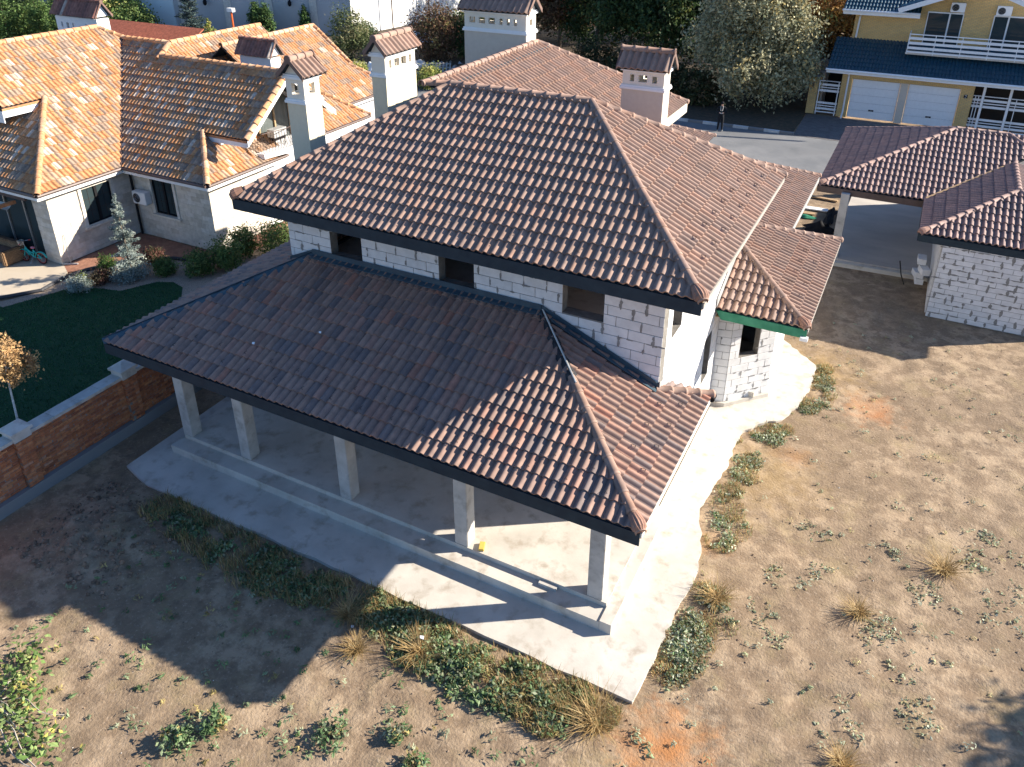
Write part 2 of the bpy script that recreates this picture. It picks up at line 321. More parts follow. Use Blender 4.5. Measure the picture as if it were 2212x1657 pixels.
# ================================================================== SETTING
def vnoise(x, y, seed=0):
    xi, yi = np.floor(x).astype(int), np.floor(y).astype(int); fx, fy = x - xi, y - yi; fx, fy = fx*fx*(3-2*fx), fy*fy*(3-2*fy)
    def h(a, b): n = (a * 374761393 + b * 668265263 + seed * 974711) & 0x7fffffff; n = ((n ^ (n >> 13)) * 1274126177) & 0x7fffffff; return (n % 10007) / 10007.
    return (h(xi,yi)*(1-fx)+h(xi+1,yi)*fx)*(1-fy)+(h(xi,yi+1)*(1-fx)+h(xi+1,yi+1)*fx)*fy
def gz(x, y):                                      # ground relief, metres
    x, y = np.asarray(x, float), np.asarray(y, float)
    near = np.clip((12 - np.abs(x + 2)) / 3, 0, 1) * np.clip((17 - np.abs(y - 4)) / 3, 0, 1)
    z = .055 * (vnoise(x * .7, y * .7, 1) - .5) + .045 * (vnoise(x * 2.3, y * 2.3, 2) - .5) + .03 * (vnoise(x * 6, y * 6, 3) - .5)
    heap = .32 * np.exp(-(((x + 11.9) / 1.6) ** 2 + ((y + 2.9) / 1.0) ** 2)) * (1 + .7 * (vnoise(x * 4, y * 4, 9) - .5) + .5 * (vnoise(x * 9, y * 9, 8) - .5))
    q = np.hypot(x - 10.5, y + 6.5); arc = .045 * np.sin(q * 11 + 3 * vnoise(x, y, 13)) * np.clip(vnoise(x * .8, y * .8, 14) * 3 - 1.4, 0, 1) * np.clip(11 - q, 0, 1) * near
    return -.075 + z * near + heap + arc
def dirt_material():
    m = mat('dry_dirt', (.35,.258,.168), (.21,.148,.094), scale=2.1, rough=.97, bump=1., bscale=17, detail=14, lo=.43, hi=.58)
    N = m.node_tree.nodes; L = m.node_tree.links; b = N['Principled BSDF']; src = b.inputs['Base Color'].links[0].from_socket
    g = N.new('ShaderNodeNewGeometry'); cur = src
    def noise(sc, det=10, off=0):
        n = N.new('ShaderNodeTexNoise'); n.inputs['Scale'].default_value = sc; n.inputs['Detail'].default_value = det; n.inputs['Roughness'].default_value = .7
        mp = N.new('ShaderNodeMapping'); mp.inputs['Location'].default_value = (off, off * .7, 0); L.new(g.outputs['Position'], mp.inputs[0]); L.new(mp.outputs[0], n.inputs['Vector']); return n.outputs['Fac']
    def over(fac, col, lo, hi, amt=1.):
        nonlocal cur
        r = N.new('ShaderNodeMapRange'); r.inputs[1].default_value = lo; r.inputs[2].default_value = hi; r.inputs[4].default_value = amt; L.new(fac, r.inputs[0])
        x = N.new('ShaderNodeMix'); x.data_type = 'RGBA'; L.new(r.outputs[0], x.inputs[0]); L.new(cur, x.inputs[6]); x.inputs[7].default_value = (*col, 1); cur = x.outputs[2]
    over(noise(.32, 6, 7), (.19,.135,.086), .46, .58, .7); over(noise(.8, 8, 3), (.27,.205,.11), .53, .64, .5); over(noise(4.5, 8, 5), (.15,.108,.072), .53, .64, .7); over(noise(14), (.43,.335,.245), .55, .68, .6); over(noise(38, 4), (.10,.075,.052), .6, .72, .55)
    for (x, y, r, c, a) in ((1.85,-1.75,1.5,(.46,.19,.06),.75), (2.6,-3.2,1.7,(.42,.20,.08),.55), (4.1,11.3,1.3,(.42,.17,.06),.6), (2.4,7.9,.8,(.40,.18,.07),.4), (1.2,3.6,.7,(.38,.18,.07),.4), (2.1,12.8,2.4,(.27,.175,.06),.65), (1.9,6.6,2.4,(.26,.175,.075),.6)):
        vd = N.new('ShaderNodeVectorMath'); vd.operation = 'DISTANCE'; L.new(g.outputs['Position'], vd.inputs[0]); vd.inputs[1].default_value = (x, y, -.07)
        ma = N.new('ShaderNodeMath'); ma.operation = 'MULTIPLY_ADD'; L.new(noise(2.4, 12), ma.inputs[0]); ma.inputs[1].default_value = 2.4 * r; L.new(vd.outputs['Value'], ma.inputs[2])
        over(ma.outputs[0], c, 1.95 * r, 1.15 * r, a)
    L.new(cur, b.inputs['Base Color']); return m
M['dirt'] = dirt_material()
def axis(a, b, st, far): return np.concatenate([-np.geomspace(far, 1, 14)[:-1] + a, np.arange(a, b, st), b + np.geomspace(1, far, 14)[1:]])
gx, gy = axis(-17, 11, .13, 420), axis(-14, 23, .15, 420)
X, Y = np.meshgrid(gx, gy); Zg = gz(X, Y); nx = len(gx); ny = len(gy)
I = np.arange(nx * ny).reshape(ny, nx); F = np.stack([I[:-1,:-1], I[:-1,1:], I[1:,1:], I[1:,:-1]], -1).reshape(-1, 4)
tag(newobj('ground', mesh('ground', np.stack([X, Y, Zg], -1).reshape(-1, 3), F, M['dirt'], True)), kind='structure')
def sheet(name, pts, z, mt, th=.05, kind='structure'):
    return tag(MB().prism([(x, y, z - th) for x, y in pts], (0, 0, th)).obj(name, mt), kind=kind)
apron = [(-13.75,-1.0),(-12.6,-1.28),(-9,-1.22),(-4,-1.25),(.94,-1.24),(.99,-.35),(1.04,1.2),(1.16,2.4),(1.08,2.9),(1.02,3.4),(.82,4.0),(.62,4.75),(.72,5.6),(.88,6.7),(.8,7.5),(.86,8.3),(1.2,8.9),(1.78,9.45),(2.1,10.4),(2.26,11.6),(2.22,13),(.95,14.2),(-.3,14.3),(-.3,3.0),(-13.75,3.0)]
random.seed(3)
ap2 = []
for i, (x, y) in enumerate(apron):                 # crumbled edge
    x2, y2 = apron[(i + 1) % len(apron)]; L = math.hypot(x2 - x, y2 - y); n = max(1, int(L / .16)) if 4 <= i <= 20 else max(1, int(L / .5))
    ap2 += [(x + (x2 - x) * k / n + (random.uniform(-.05, .05) if k and i > 4 and 4 <= i <= 20 else 0), y + (y2 - y) * k / n + (random.uniform(-.03, .03) if k else 0)) for k in range(n)]
sheet('concrete_apron', ap2, 0, M['concrete'], .11)
M['asphalt'] = mat('asphalt', (.14,.145,.15), (.20,.20,.20), scale=.5, rough=.93, bump=.2, bscale=60, detail=10, c3=(.12,.125,.13), s3=.25)
sheet('road', [(-70,31.5),(-12,31.5),(60,31.5),(60,40.5),(-3.3,40.3),(-70,40.7)], -.045, M['asphalt'], .05)
M['paver'] = brickmat('grey_pavers', (.17,.155,.15), (.12,.11,.11), (.07,.065,.06), .2, .1, .008, axes='XY')
sheet('driveway', [(-3.3,40.3),(60,40.5),(60,46.2),(-3.45,46.2)], -.037, M['paver'], .04)
M['redpaver'] = brickmat('red_pavers', (.33,.16,.10), (.27,.12,.075), (.16,.09,.06), .2, .1, .006, axes='XY')
sheet('paving', [(-26.9,10.4),(-26.9,6.55),(-26.2,6.2),(-25.6,6.62),(-25.2,7.4),(-24.5,8.4),(-23.4,9.05),(-22,9.5),(-20.9,9.9),(-20.9,19),(-22.0,19),(-22.0,10.4)], -.02, M['redpaver'], .06)
M['screed'] = mat('smooth_screed', (.44,.37,.28), (.5,.43,.33), scale=.7, rough=.8)
sheet('terrace', [(-48,7.5),(-48,-6),(-27.5,1.9),(-26.4,3.4),(-25.5,4.6),(-25.75,5.7),(-26.2,6.2),(-26.9,6.55),(-27.4,7.5)], -.022, M['screed'], .06)
M['gravel'] = mat('bed_gravel', (.36,.28,.21), (.22,.17,.13), scale=25, rough=.95, bump=.9, bscale=35, lo=.42, hi=.58)
sheet('gravel_bed', [(-26.2,3.2),(-25.4,3.0),(-24.76,5.3),(-22.83,6.0),(-22.2,7.2),(-21.2,7.4),(-20.2,6.7),(-17,8),(-17,16),(-20.8,16),(-20.9,9.9),(-22,9.5),(-23.4,9.05),(-24.5,8.4),(-25.2,7.4),(-25.6,6.62),(-25.75,5.7),(-25.5,4.6)], -.03, M['gravel'], .05)
M['lawn'] = mat('lawn_soil', (.012,.045,.018), (.02,.062,.024), scale=2, rough=.95)
lawn = [(-27.5,1.9),(-26.4,3.05),(-25.6,3.1),(-24.8,5.25),(-24,5.75),(-22.83,6.05),(-22.2,7.25),(-21.6,7.55),(-20.9,7.4),(-20.2,6.7),(-17.5,8.1),(-15.4,8.6),(-15.2,-14),(-36,-14)]
sheet('lawn', lawn, -.026, M['lawn'], .05)
M['edge'] = mat('bed_edging', (.05,.05,.055), rough=.7)
eb = MB(); ep = [(-27.5,1.9),(-26.4,3.35),(-25.5,4.6),(-25.72,5.7),(-25.58,6.62),(-25.2,7.4),(-24.5,8.4),(-23.4,9.05),(-22,9.5),(-20.9,9.9)]
eb.tube([(x, y, .03) for x, y in ep], .075, 6); tag(eb.obj('bed_edging', M['edge']), 'dark curved edging between the terrace paving and the gravel bed', 'edging')
M['kerbw'] = mat('kerb_white', (.6,.6,.58), (.45,.45,.44), scale=3, rough=.85); M['kerbg'] = mat('kerb_grey', (.20,.20,.20), rough=.9)
kb = thing('kerb', (-12,40.55,0), 'road kerb painted with alternating white and grey lengths behind the road', 'kerb')
x = -40.; k = 0
while x < -3.3:
    box('kerb_stone', M['kerbw'] if k % 2 else M['kerbg'], kb, x + .01, min(x + .98, -3.3), 40.45, 40.68, -.09, .09); x += .995; k += 1
M['verge'] = mat('leafy_verge', (.085,.06,.04), (.045,.04,.028), scale=3, rough=.97, bump=.7, bscale=12, detail=10, c3=(.12,.075,.045), s3=5)
sheet('verge', [(-60,40.68),(-3.45,40.68),(-3.5,47),(-3.5,70),(-60,70)], -.03, M['verge'], .06)
# ================================================================== UNFINISHED HOUSE
HX, HT = (-10.9, -.38), 3.33
house = thing('house', (-5.6, 6, 0), 'unfinished white block house with brown tiled hip roofs and an open columned porch', 'house')
tiles = []; blocks = []
t31 = 2.53 / 4.2
A_, B_ = (-7.65, 6.66, 9.53), (-3.63, 6.66, 9.53); EL, ER = (-11.85, 2.46, 7.0), (.57, 2.46, 7.0); RR = (.57, 10.86, 7.0)
T_ = (-8.42, 13.48, 9.5); RC = (-4.22, 17.68, 7.0); A2 = (-8.42, 6.0, 9.5)
upper = make_roof('upper_roof', house, [
    dict(pts=[EL, ER, B_, A_]), dict(pts=[ER, RR, B_]),
    dict(pts=[(-4.22,10.86,7.0), RC, T_, (-8.42,6.66,9.5)]),
    dict(pts=[RR, (-4.22,10.86,7.0), (-8.0,7.0,9.32), (-7.9,6.66,9.53), B_])], BROWN, M['tile'], tiles)
MB().prism([EL, (-8.05,6.5,9.4), (-8.05,14,9.4), (-11.85,17.7,7.0)], (0,0,-.07)).obj('underlay', M['membrane'], upper)
MB().prism([(-11.85,17.7,7.0), (-8.4,14,9.4), RC], (0,0,-.07)).obj('underlay', M['membrane'], upper)
for p, q in ((EL, A_), (A_, B_), (ER, B_), (RR, B_), ((-8.42,6.4,9.5), T_), (RC, T_)): caps(upper, p, q, BROWN, M['tile'])
caps(upper, (-8.42,6.5,9.5), (-7.7,6.66,9.53), BROWN, M['tile'])
shell_end(upper, Vector(ER) + Vector((-.02,.02,.06)), (-1,1,.6), M['tile'], (.27,.15,.105)); shell_end(upper, Vector(EL) + Vector((.02,.02,.06)), (1,1,.6), M['tile'], (.27,.15,.105))
t23 = 1.70 / 3.9
PR, PL, PA, PB = (.6,-.57,3.65), (-14.0,-.57,3.65), (-10.1,3.33,5.35), (-3.3,3.33,5.35)
porch_roof = make_roof('porch_roof', house, [
    dict(pts=[PL, PR, PB, PA]),
    dict(pts=[PR, (.6,3.33,3.65), PB]), dict(pts=[(.6,3.33,3.65), (.6,4.31,3.65), (-.38,3.33,3.65 + .98 * t23)], org=PR),
    dict(pts=[(.6,4.31,3.65), (-.38,4.31,3.65), (-.38,3.33,3.65 + .98 * t23)]),
    dict(pts=[(-14,9.5,3.65), PL, PA, (-10.1,9.5,5.35)])], MOTTLE, M['tile'], tiles)
H0 = Vector(PR); H1 = Vector(PB); caps(porch_roof, H0, H1, BROWN, M['tile'], end=.62); shell_end(porch_roof, H0 + Vector((-.02,.02,.06)), (-1,1,.44), M['tile'], (.28,.155,.11), .14)
caps(porch_roof, (.62,4.33,3.67), (-.42,3.29,4.1), BROWN, M['tile'])
def strip(parent, p, q, wd, mt, name, lift=.05, n=26, rough=.02):   # rough felt strip over a bare hip
    p, q = Vector(p), Vector(q); d = (q - p).normalized(); side = Vector((0,0,1)).cross(d).normalized(); up = d.cross(side); V = []; F = []
    for i in range(n + 1):
        c = p + (q - p) * i / n
        for s, z in ((-1,-.06),(-.45,.035),(0,.06),(.45,.035),(1,-.06)): V.append(c + side * s * wd * random.uniform(.8, 1.2) + up * (lift + z + random.uniform(-rough, rough)))
    for i in range(n): F += [(i*5+k, i*5+k+1, i*5+k+6, i*5+k+5) for k in range(4)]
    newobj(name, mesh(name, V, F, mt), parent)
mid = H0 + (H1 - H0) * .60; strip(porch_roof, mid, H1, .14, M['bitumen'], 'felt_strip')
MB().tube([mid + Vector((0,0,.14)), H1 + Vector((0,0,.12))], .022, 6).obj('hip_batten', M['lead'], porch_roof)
strip(porch_roof, PL, PA, .12, M['flash'], 'felt_strip', n=40); MB().tube([Vector(PL) + Vector((0,0,.12)), Vector(PA) + Vector((0,0,.12))], .02, 6).obj('hip_batten', M['membrane'], porch_roof)
# bay roof and rear roof
WB = 3.65 + 2.45 * .40
bay_roof = make_roof('bay_roof', house, [
    dict(pts=[(-.38,8.56,3.65), (2.08,8.56,3.65), (-.38,11.02,WB)]),
    dict(pts=[(2.08,8.56,3.65), (2.08,15.15,3.65), (-.38,12.69,WB), (-.38,11.02,WB)])], BROWN, M['tile'], tiles)
caps(bay_roof, (2.08,8.56,3.65), (-.38,11.02,WB), BROWN, M['tile']); caps(bay_roof, (2.08,15.15,3.65), (-.38,12.69,WB), BROWN, M['tile'])
shell_end(bay_roof, (2.06,8.58,3.71), (-1,1,.4), M['tile'], (.28,.155,.11), .14)
MB().prism([(-.36,8.5,3.72),(-.36,11.0,4.72),(-.36,11.0,5.0),(-.36,8.5,4.0)], (.02,0,0)).obj('flashing', M['lead'], bay_roof)
rear_roof = make_roof('rear_roof', house, [
    dict(pts=[(.45,11.0,3.65), (.45,21.6,3.65), (-3.05,18.1,3.65 + 3.5 * .4), (-3.05,11.0,3.65 + 3.5 * .4)]),
    dict(pts=[(-4.8,19,3.65), (-4.8,25.3,3.65), (-7.3,22.8,4.65), (-7.3,19,4.65)])], BROWN, M['tile'], tiles)
caps(rear_roof, (.45,21.6,3.65), (-3.05,18.1,5.05), BROWN, M['tile']); caps(rear_roof, (-4.8,25.3,3.65), (-7.3,22.8,4.65), BROWN, M['tile'])
emit(tiles, TV, TF, 'tile', M['tile'], 300, TSM, porch_roof)
# snow guards
sg = MB(); sg.tube([(0,-.02,.11), (.05,.0,.17), (.10,-.02,.11)], .006, 4); sg.tube([(.05,0,.17), (.05,.14,.09)], .007, 4)
sgm = mesh('snow_guard', sg.v, sg.f, M['black'])
def guards(parent, p, e, n, L, rows=(1, 2), step=4):
    p, e, n = Vector(p), Vector(e).normalized(), Vector(n).normalized(); sv = n.cross(e)
    for k, r in enumerate(rows):
        i = 2 + k * 2
        while i * TW < L - .3 - r * TG:
            if i * TW > .25 + r * TG:
                mw = np.eye(4); mw[:3,0], mw[:3,1], mw[:3,2], mw[:3,3] = e * .6, sv * .8, n * .8, p + e * (i * TW + .06) + sv * (r * TG + .08) + n * .012; newobj('snow_guard', sgm, parent, mw)
            i += step
nU = (Vector(ER) - Vector(EL)).cross(Vector(B_) - Vector(EL)); guards(upper, EL, (1,0,0), nU, 12.42)
nP = (Vector(PR) - Vector(PL)).cross(Vector(PB) - Vector(PL)); guards(porch_roof, PL, (1,0,0), nP, 14.6)
nR = Vector((t23,0,1)); guards(porch_roof, PR, (0,1,0), nR, 4.9, (1, 2)); guards(upper, ER, (0,1,0), Vector((t31,0,1)), 8.4, (1, 2)); guards(bay_roof, (2.08,8.56,3.65), (0,1,0), Vector((.4,0,1)), 6.6, (1, 2))
# fascias, soffits
eave_board(house, (-11.85,2.46,7.0), (.57,2.46,7.0), M['membrane'], (0,-1,0), .29, -.02); eave_board(house, (.57,2.46,7.0), (.57,10.86,7.0), M['edgeb'], (1,0,0), .12, -.05)
eave_board(house, (-11.85,2.46,7.0), (-11.85,17.7,7.0), M['membrane'], (-1,0,0), .29, -.02); eave_board(house, (-4.22,10.86,7.0), (-4.22,17.68,7.0), M['tan'], (1,0,0), .34, -.02); eave_board(house, (-11.85,17.7,7.0), (-4.22,17.7,7.0), M['tan'], (0,1,0), .3, -.02)
MB().prism([(-11.82,2.49,6.72),(.54,2.49,6.72),(.54,10.83,6.72),(-11.82,10.83,6.72)], (0,0,.03)).obj('soffit', M['wood'], house)
eave_board(house, (-14,-.57,3.65), (.6,-.57,3.65), M['membrane'], (0,-1,0), .30, -.02); eave_board(house, (.6,-.57,3.65), (.6,4.31,3.65), M['ivory'], (1,0,0), .12, -.03); eave_board(house, (-14,-.57,3.65), (-14,9.5,3.65), M['membrane'], (-1,0,0), .3, -.02)
MB().prism([(-13.97,-.54,3.36),(.57,-.54,3.36),(.57,3.3,3.36),(-13.97,3.3,3.36)], (0,0,.03)).obj('soffit', M['wood'], house)
gb = MB(); gb.prism([(-.36,8.56,3.62),(2.08,8.56,3.62),(2.1,8.56,3.36),(-.2,8.56,3.36)], (0,-.04,0)); gb.obj('fascia', M['green'], house)['label'] = 'green wrapped eave board of the bay'
eave_board(house, (2.08,8.56,3.65), (2.08,15.15,3.65), M['edgeb'], (1,0,0), .12, -.05); MB().prism([(-.36,8.59,3.38),(2.05,8.59,3.38),(2.05,15.1,3.38),(-.36,15.1,3.38)], (0,0,.03)).obj('soffit', M['wood'], house)
MB().box(1.95,2.15,8.42,8.56,3.32,3.42).obj('gutter_end', M['white'], house)
eave_board(house, (.45,11,3.65), (.45,21.6,3.65), M['lead'], (1,0,0), .22, -.03)
MB().tube([(.66,4.2,3.62),(.66,4.42,3.62)], .07, 8).obj('gutter_end', M['black'], house)
# walls
WHITE = [((.66,.655,.645), 5), ((.68,.675,.665), 4), ((.635,.63,.62), 1.5)]
wall = MB().box(HX[0], HX[1], HT + .02, HT + .3, 0, 4.2).obj('wall', M['block'], house, col=(.6,.6,.59))
op = [(x0 - HX[0], x1 - HX[0], .85, 2.05) for x0, x1 in ((-9.48,-8.47), (-6.12,-5.13), (-2.79,-1.78))]
op = [(a, b, 5.5 - 4.2 - .02, 3.0) for a, b, _, _ in op]
fb, jt = coursed(wall, (HX[0], HT, 4.2), (1,0,0), (0,-1,0), HX[1] - HX[0], 2.75, op, .60, .25, .30, WHITE, blocks, shift=(.2,.7,.35,.85))
fb.obj('mortar_joint', M['mortar'], wall); smears(wall, (HX[0], HT, 4.2), (1,0,0), (0,-1,0), jt, M['smear'], .6, 1.3)
for a, b, c, d in op: box('sill', M['mortar'], wall, HX[0] + a, HX[0] + b, HT + .005, HT + .32, 5.42, 5.478)
rwall = MB().box(HX[1] - .3, HX[1] - .02, HT + .31, 10.2, 0, .02).obj('side_wall', M['mortar'], house)
ro = [(.70 - .31, 1.5 - .31, 4.92, 6.5), (4.40 - .31, 5.15 - .31, 1.55, 3.1)]
fb, jt = coursed(rwall, (HX[1], HT + .31, .02), (0,1,0), (1,0,0), 6.55, 6.9, ro, .60, .25, .30, WHITE, blocks, shift=(.2,.7,.35,.85))
fb.obj('mortar_joint', M['mortar'], rwall); smears(rwall, (HX[1], HT + .31, .02), (0,1,0), (1,0,0), jt, M['smear'], .12, .7)
bw_ = MB(); bw_.box(HX[0], HX[0] + .3, HT + .31, 17.0, 0, 6.95); bw_.box(HX[0] + .3, -5.0, 16.7, 17.0, 0, 6.95); bw_.box(-5.3, -5.0, 10.2, 16.7, 0, 6.95); bw_.box(-5.0, -.4, 9.9, 10.2, 0, 6.95); bw_.box(-.75, -.45, 10.21, 20.9, 0, 3.6); bw_.box(-7.5, -.75, 20.6, 20.9, 0, 3.6)
bw_.obj('rear_wall', M['block'], house, col=(.62,.62,.61))
fl = MB(); fl.box(HX[0] + .31, HX[1] - .31, HT + .31, 9.89, 5.05, 5.25); fl.obj('upper_floor', M['concrete'], house)
pt = MB(); pt.box(-7.6, -7.4, HT + .32, 9.8, 4.96, 6.7); pt.box(-4.2, -4.0, HT + .32, 6.0, 4.96, 6.7); pt.obj('partition', M['block'], house, col=(.6,.6,.59))
# bay of three faces
bayp = [(-.38,9.27),(.03,9.35),(1.10,10.5),(1.10,12.8),(-.38,14.0)]
MB().prism([(1.09,12.85,0),(-.38,14.0,0),(-.38,14.0,3.4),(1.09,12.85,3.4)], (-.15,-.19,0)).obj('bay_return_wall', M['block'], house, col=(.6,.6,.59))
box('bay_floor', M['concrete'], house, -.4, .8, 10.0, 13, .1, .3)
baywall = MB().prism([(x, y, -.02) for x, y in bayp[:4] + [(-.38,13.5)]], (0,0,.14)).obj('bay_wall', M['mortar'], house)
for i in range(3):
    p, q = Vector((*bayp[i], .12)), Vector((*bayp[i + 1], .12)); ex = (q - p).normalized(); en = ex.cross(Vector((0,0,1))); L = (q - p).length
    o = [(.34, 1.00, 1.38, 2.75)] if i == 1 else []
    fb, jt = coursed(baywall, p, ex, en, L - .004, 3.25, o, .60, .25, .25, WHITE, blocks, shift=(.2,.7,.35,.85)); fb.obj('mortar_joint', M['mortar'], baywall); smears(baywall, p, ex, en, jt, M['smear'], .6 if i < 2 else .1, 1.1)
bp_ = MB(); bp_.prism([(-.42,9.18,-.02),(.08,9.27,-.02),(1.17,10.45,-.02),(1.17,12.9,-.02),(-.42,13,-.02)], (0,0,.15)); bp_.obj('plinth', M['concrete'], house)
emit(blocks, *BCUBE, 'block', M['block'], 300, None, wall)
# wall flashings on porch roof
fz = MB(); fz.prism([(-10.1,3.3,5.33),(-3.3,3.3,5.33),(-3.3,3.3,5.56),(-10.1,3.3,5.56)], (0,-.02,0)); fz.prism([(-10.1,3.30,5.40),(-3.3,3.30,5.40),(-3.3,3.12,5.36),(-10.1,3.12,5.36)], (0,0,.02))
fz.prism([(-3.29,3.3,5.36),(-.38,3.3,4.10),(-.38,3.3,4.30),(-3.29,3.3,5.56)], (0,-.02,0)); fz.prism([(-3.29,3.29,5.42),(-.38,3.29,4.16),(-.38,3.14,4.14),(-3.29,3.14,5.40)], (0,0,.02))
fz.prism([(-10.92,3.3,4.98),(-10.11,3.3,5.34),(-10.11,3.3,5.54),(-10.92,3.3,5.18)], (0,-.02,0)); fz.obj('flashing', M['flash'], house)
MB().prism([(-.36,3.3,4.12),(-.36,4.3,3.72),(-.36,4.3,3.92),(-.36,3.3,4.34)], (.02,0,0)).obj('flashing', M['lead'], house)
# porch floor, steps, columns
MB().box(-13.0, -.27, .42, HT, .0, .37).obj('porch_floor', M['concrete'], house); MB().box(-13.1, -.27, 0, .415, 0, .245).obj('step', M['concrete'], house); MB().box(-.265, 0, 0, HT + .6, 0, .285).obj('kerb_strip', M['concrete'], house)
MB().box(-1.85,-1.42,.30,.41,.25,.32).obj('kerb_offcut', M['column'], house)
for x in (-.56, -3.92, -7.31, -10.68, -12.85):
    c = bmesh.new(); bmesh.ops.create_cube(c, size=1); bmesh.ops.scale(c, vec=(.35,.35,3.1), verts=c.verts); bmesh.ops.translate(c, vec=(x,.6,.37+1.55), verts=c.verts); bmesh.ops.bevel(c, geom=c.edges[:], offset=.012, segments=2, affect='EDGES')
    me = bpy.data.meshes.new('column'); c.to_mesh(me); c.free(); me.materials.append(M['column']); newobj('column', me, house)
MB().box(-13.1,-.3,.45,.75,3.1,3.36).obj('lintel', M['column'], house)
# chimneys
def chimney(parent, u0, u1, v0, v1, zb, zband, ze, zr, axis_, holes_f, holes_s, m1, pal=BROWN, mt=None, plain=False, m2=None):
    mt = mt or M['tile']; m2 = m2 or M['ivory']
    sh = MB().box(u0, u1, v0, v1, zb, zband).obj('chimney', m1, parent)
    up = MB(); z0, z1 = zband + .12, ze - .12; th = .13
    def face(a0, a1, holes, put):
        cut = sorted(holes); x = a0
        for (c, wd, h) in cut:
            put(x, c - wd / 2, z0, z1); zc = (z0 + z1) / 2; put(c - wd / 2, c + wd / 2, z0, zc - h / 2); put(c - wd / 2, c + wd / 2, zc + h / 2, z1); x = c + wd / 2
        put(x, a1, z0, z1)
    face(u0 + .01, u1 - .01, holes_f, lambda a, b, c, d: up.box(a, b, v0 + .01, v0 + th, c, d)); face(u0 + .01, u1 - .01, holes_f, lambda a, b, c, d: up.box(a, b, v1 - th, v1 - .01, c, d))
    face(v0 + th, v1 - th, holes_s, lambda a, b, c, d: up.box(u1 - th, u1 - .01, a, b, c, d)); face(v0 + th, v1 - th, holes_s, lambda a, b, c, d: up.box(u0 + .01, u0 + th, a, b, c, d))
    up.box(u0 + .02, u1 - .02, v0 + .02, v1 - .02, z0 - .02, z0 + .02)
    up.obj('vent_stage', m2, sh)
    for z in (zband, z1):
        if plain: break
        bd = MB(); bd.box(u0 - .05, u1 + .05, v0 - .05, v1 + .05, z, z + .07); bd.box(u0 - .025, u1 + .025, v0 - .025, v1 + .025, z + .07, z + .12); bd.obj('moulding', M['white'], sh)
    um, vm = (u0 + u1) / 2, (v0 + v1) / 2; o = .14; ze2 = ze - .02
    tl = []; cap = MB()
    if axis_ == 'v':
        g0, g1 = v0 - o, v1 + o; cap.prism([(u0, v0 + .02, ze2), (u1, v0 + .02, ze2), (um, v0 + .02, zr - .04)], (0, v1 - v0 - .04, 0))
        faces = [[(u1 + o, g0, ze2 - .02), (u1 + o, g1, ze2 - .02), (um, g1, zr), (um, g0, zr)], [(u0 - o, g1, ze2 - .02), (u0 - o, g0, ze2 - .02), (um, g0, zr), (um, g1, zr)]]; rl = ((um, g0, zr), (um, g1, zr))
    else:
        g0, g1 = u0 - o, u1 + o; cap.prism([(u0 + .02, v0, ze2), (u0 + .02, v1, ze2), (u0 + .02, vm, zr - .04)], (u1 - u0 - .04, 0, 0))
        faces = [[(g0, v0 - o, ze2 - .02), (g1, v0 - o, ze2 - .02), (g1, vm, zr), (g0, vm, zr)], [(g1, v1 + o, ze2 - .02), (g0, v1 + o, ze2 - .02), (g0, vm, zr), (g1, vm, zr)]]; rl = ((g0, vm, zr), (g1, vm, zr))
    cap.obj('gable', m2, sh)
    deck = MB()
    for f in faces:
        P = [Vector(p) for p in f]; n = (P[1] - P[0]).cross(P[2] - P[0]).normalized(); e = (P[1] - P[0]).normalized(); s = n.cross(e); L = (P[1] - P[0]).length; Hh = (P[3] - P[0]).length; nn = max(2, round(L / TW)); deck.prism([p - n * .01 for p in P], -n * .04)
        for i in range(nn):
            mw = np.eye(4); mw[:3,0], mw[:3,1], mw[:3,2], mw[:3,3] = e * (L / nn / TW), s * (Hh / (TG + .05)), n, P[0] + e * (i * L / nn); newobj('cap_tile', mesh_tile(mt), sh, mw, pick(pal))
    deck.obj('cap_deck', M['membrane'], sh)
    caps(sh, rl[0], rl[1], pal, mt, .10, .36, .02)
    for p in rl:
        vb = MB()
        for f in faces:
            lo = [q for q in f if abs(Vector(q).z - ze2 + .02) < .01]; q = min(lo, key=lambda a: (Vector(a) - Vector(p)).length)
            d = Vector(rl[1]) - Vector(rl[0]); d.normalize(); s = -1 if p == rl[0] else 1
            vb.prism([Vector(p) + Vector((0,0,.09)), Vector(p) - Vector((0,0,.06)), Vector(q) - Vector((0,0,.08)), Vector(q) + Vector((0,0,.07))], d * s * .025)
        vb.prism([Vector(p) + Vector((0,0,.03)) + (Vector((1,0,0)) if axis_ == 'v' else Vector((0,1,0))) * .115 * math.cos(a * math.pi / 5) + Vector((0,0,.115)) * math.sin(a * math.pi / 5) for a in range(10)], (Vector(rl[1]) - Vector(rl[0])).normalized() * (.03 if p == rl[1] else -.03))
        vb.obj('verge_tile', mt, sh, col=(.17,.11,.09))
    return sh
_mt = {}
def mesh_tile(mt):
    if mt.name not in _mt:
        _mt[mt.name] = mesh('cap_tile', TV, TF, mt); _mt[mt.name].polygons.foreach_set('use_smooth', [i < NX for i in range(len(TF))])
    return _mt[mt.name]
chimney(house, -11.95, -11.30, 5.0, 5.66, 5.5, 8.93, 9.72, 10.12, 'v', [(-11.62,.26,.30)], [(5.33,.24,.30)], M['cream'])
chimney(house, -11.29, -10.77, 8.0, 9.6, 5.5, 9.13, 9.85, 10.25, 'v', [], [(8.28,.12,.24),(8.62,.26,.24),(8.98,.26,.24),(9.32,.12,.24)], M['cream'])
chimney(house, -11.02, -8.62, 13.05, 13.8, 7.0, 9.78, 10.53, 10.98, 'u', [(-10.7,.23,.2),(-10.32,.25,.2),(-9.94,.25,.2),(-9.58,.115,.2),(-9.31,.115,.2),(-9.04,.115,.2)], [(13.42,.2,.2)], M['tan'])
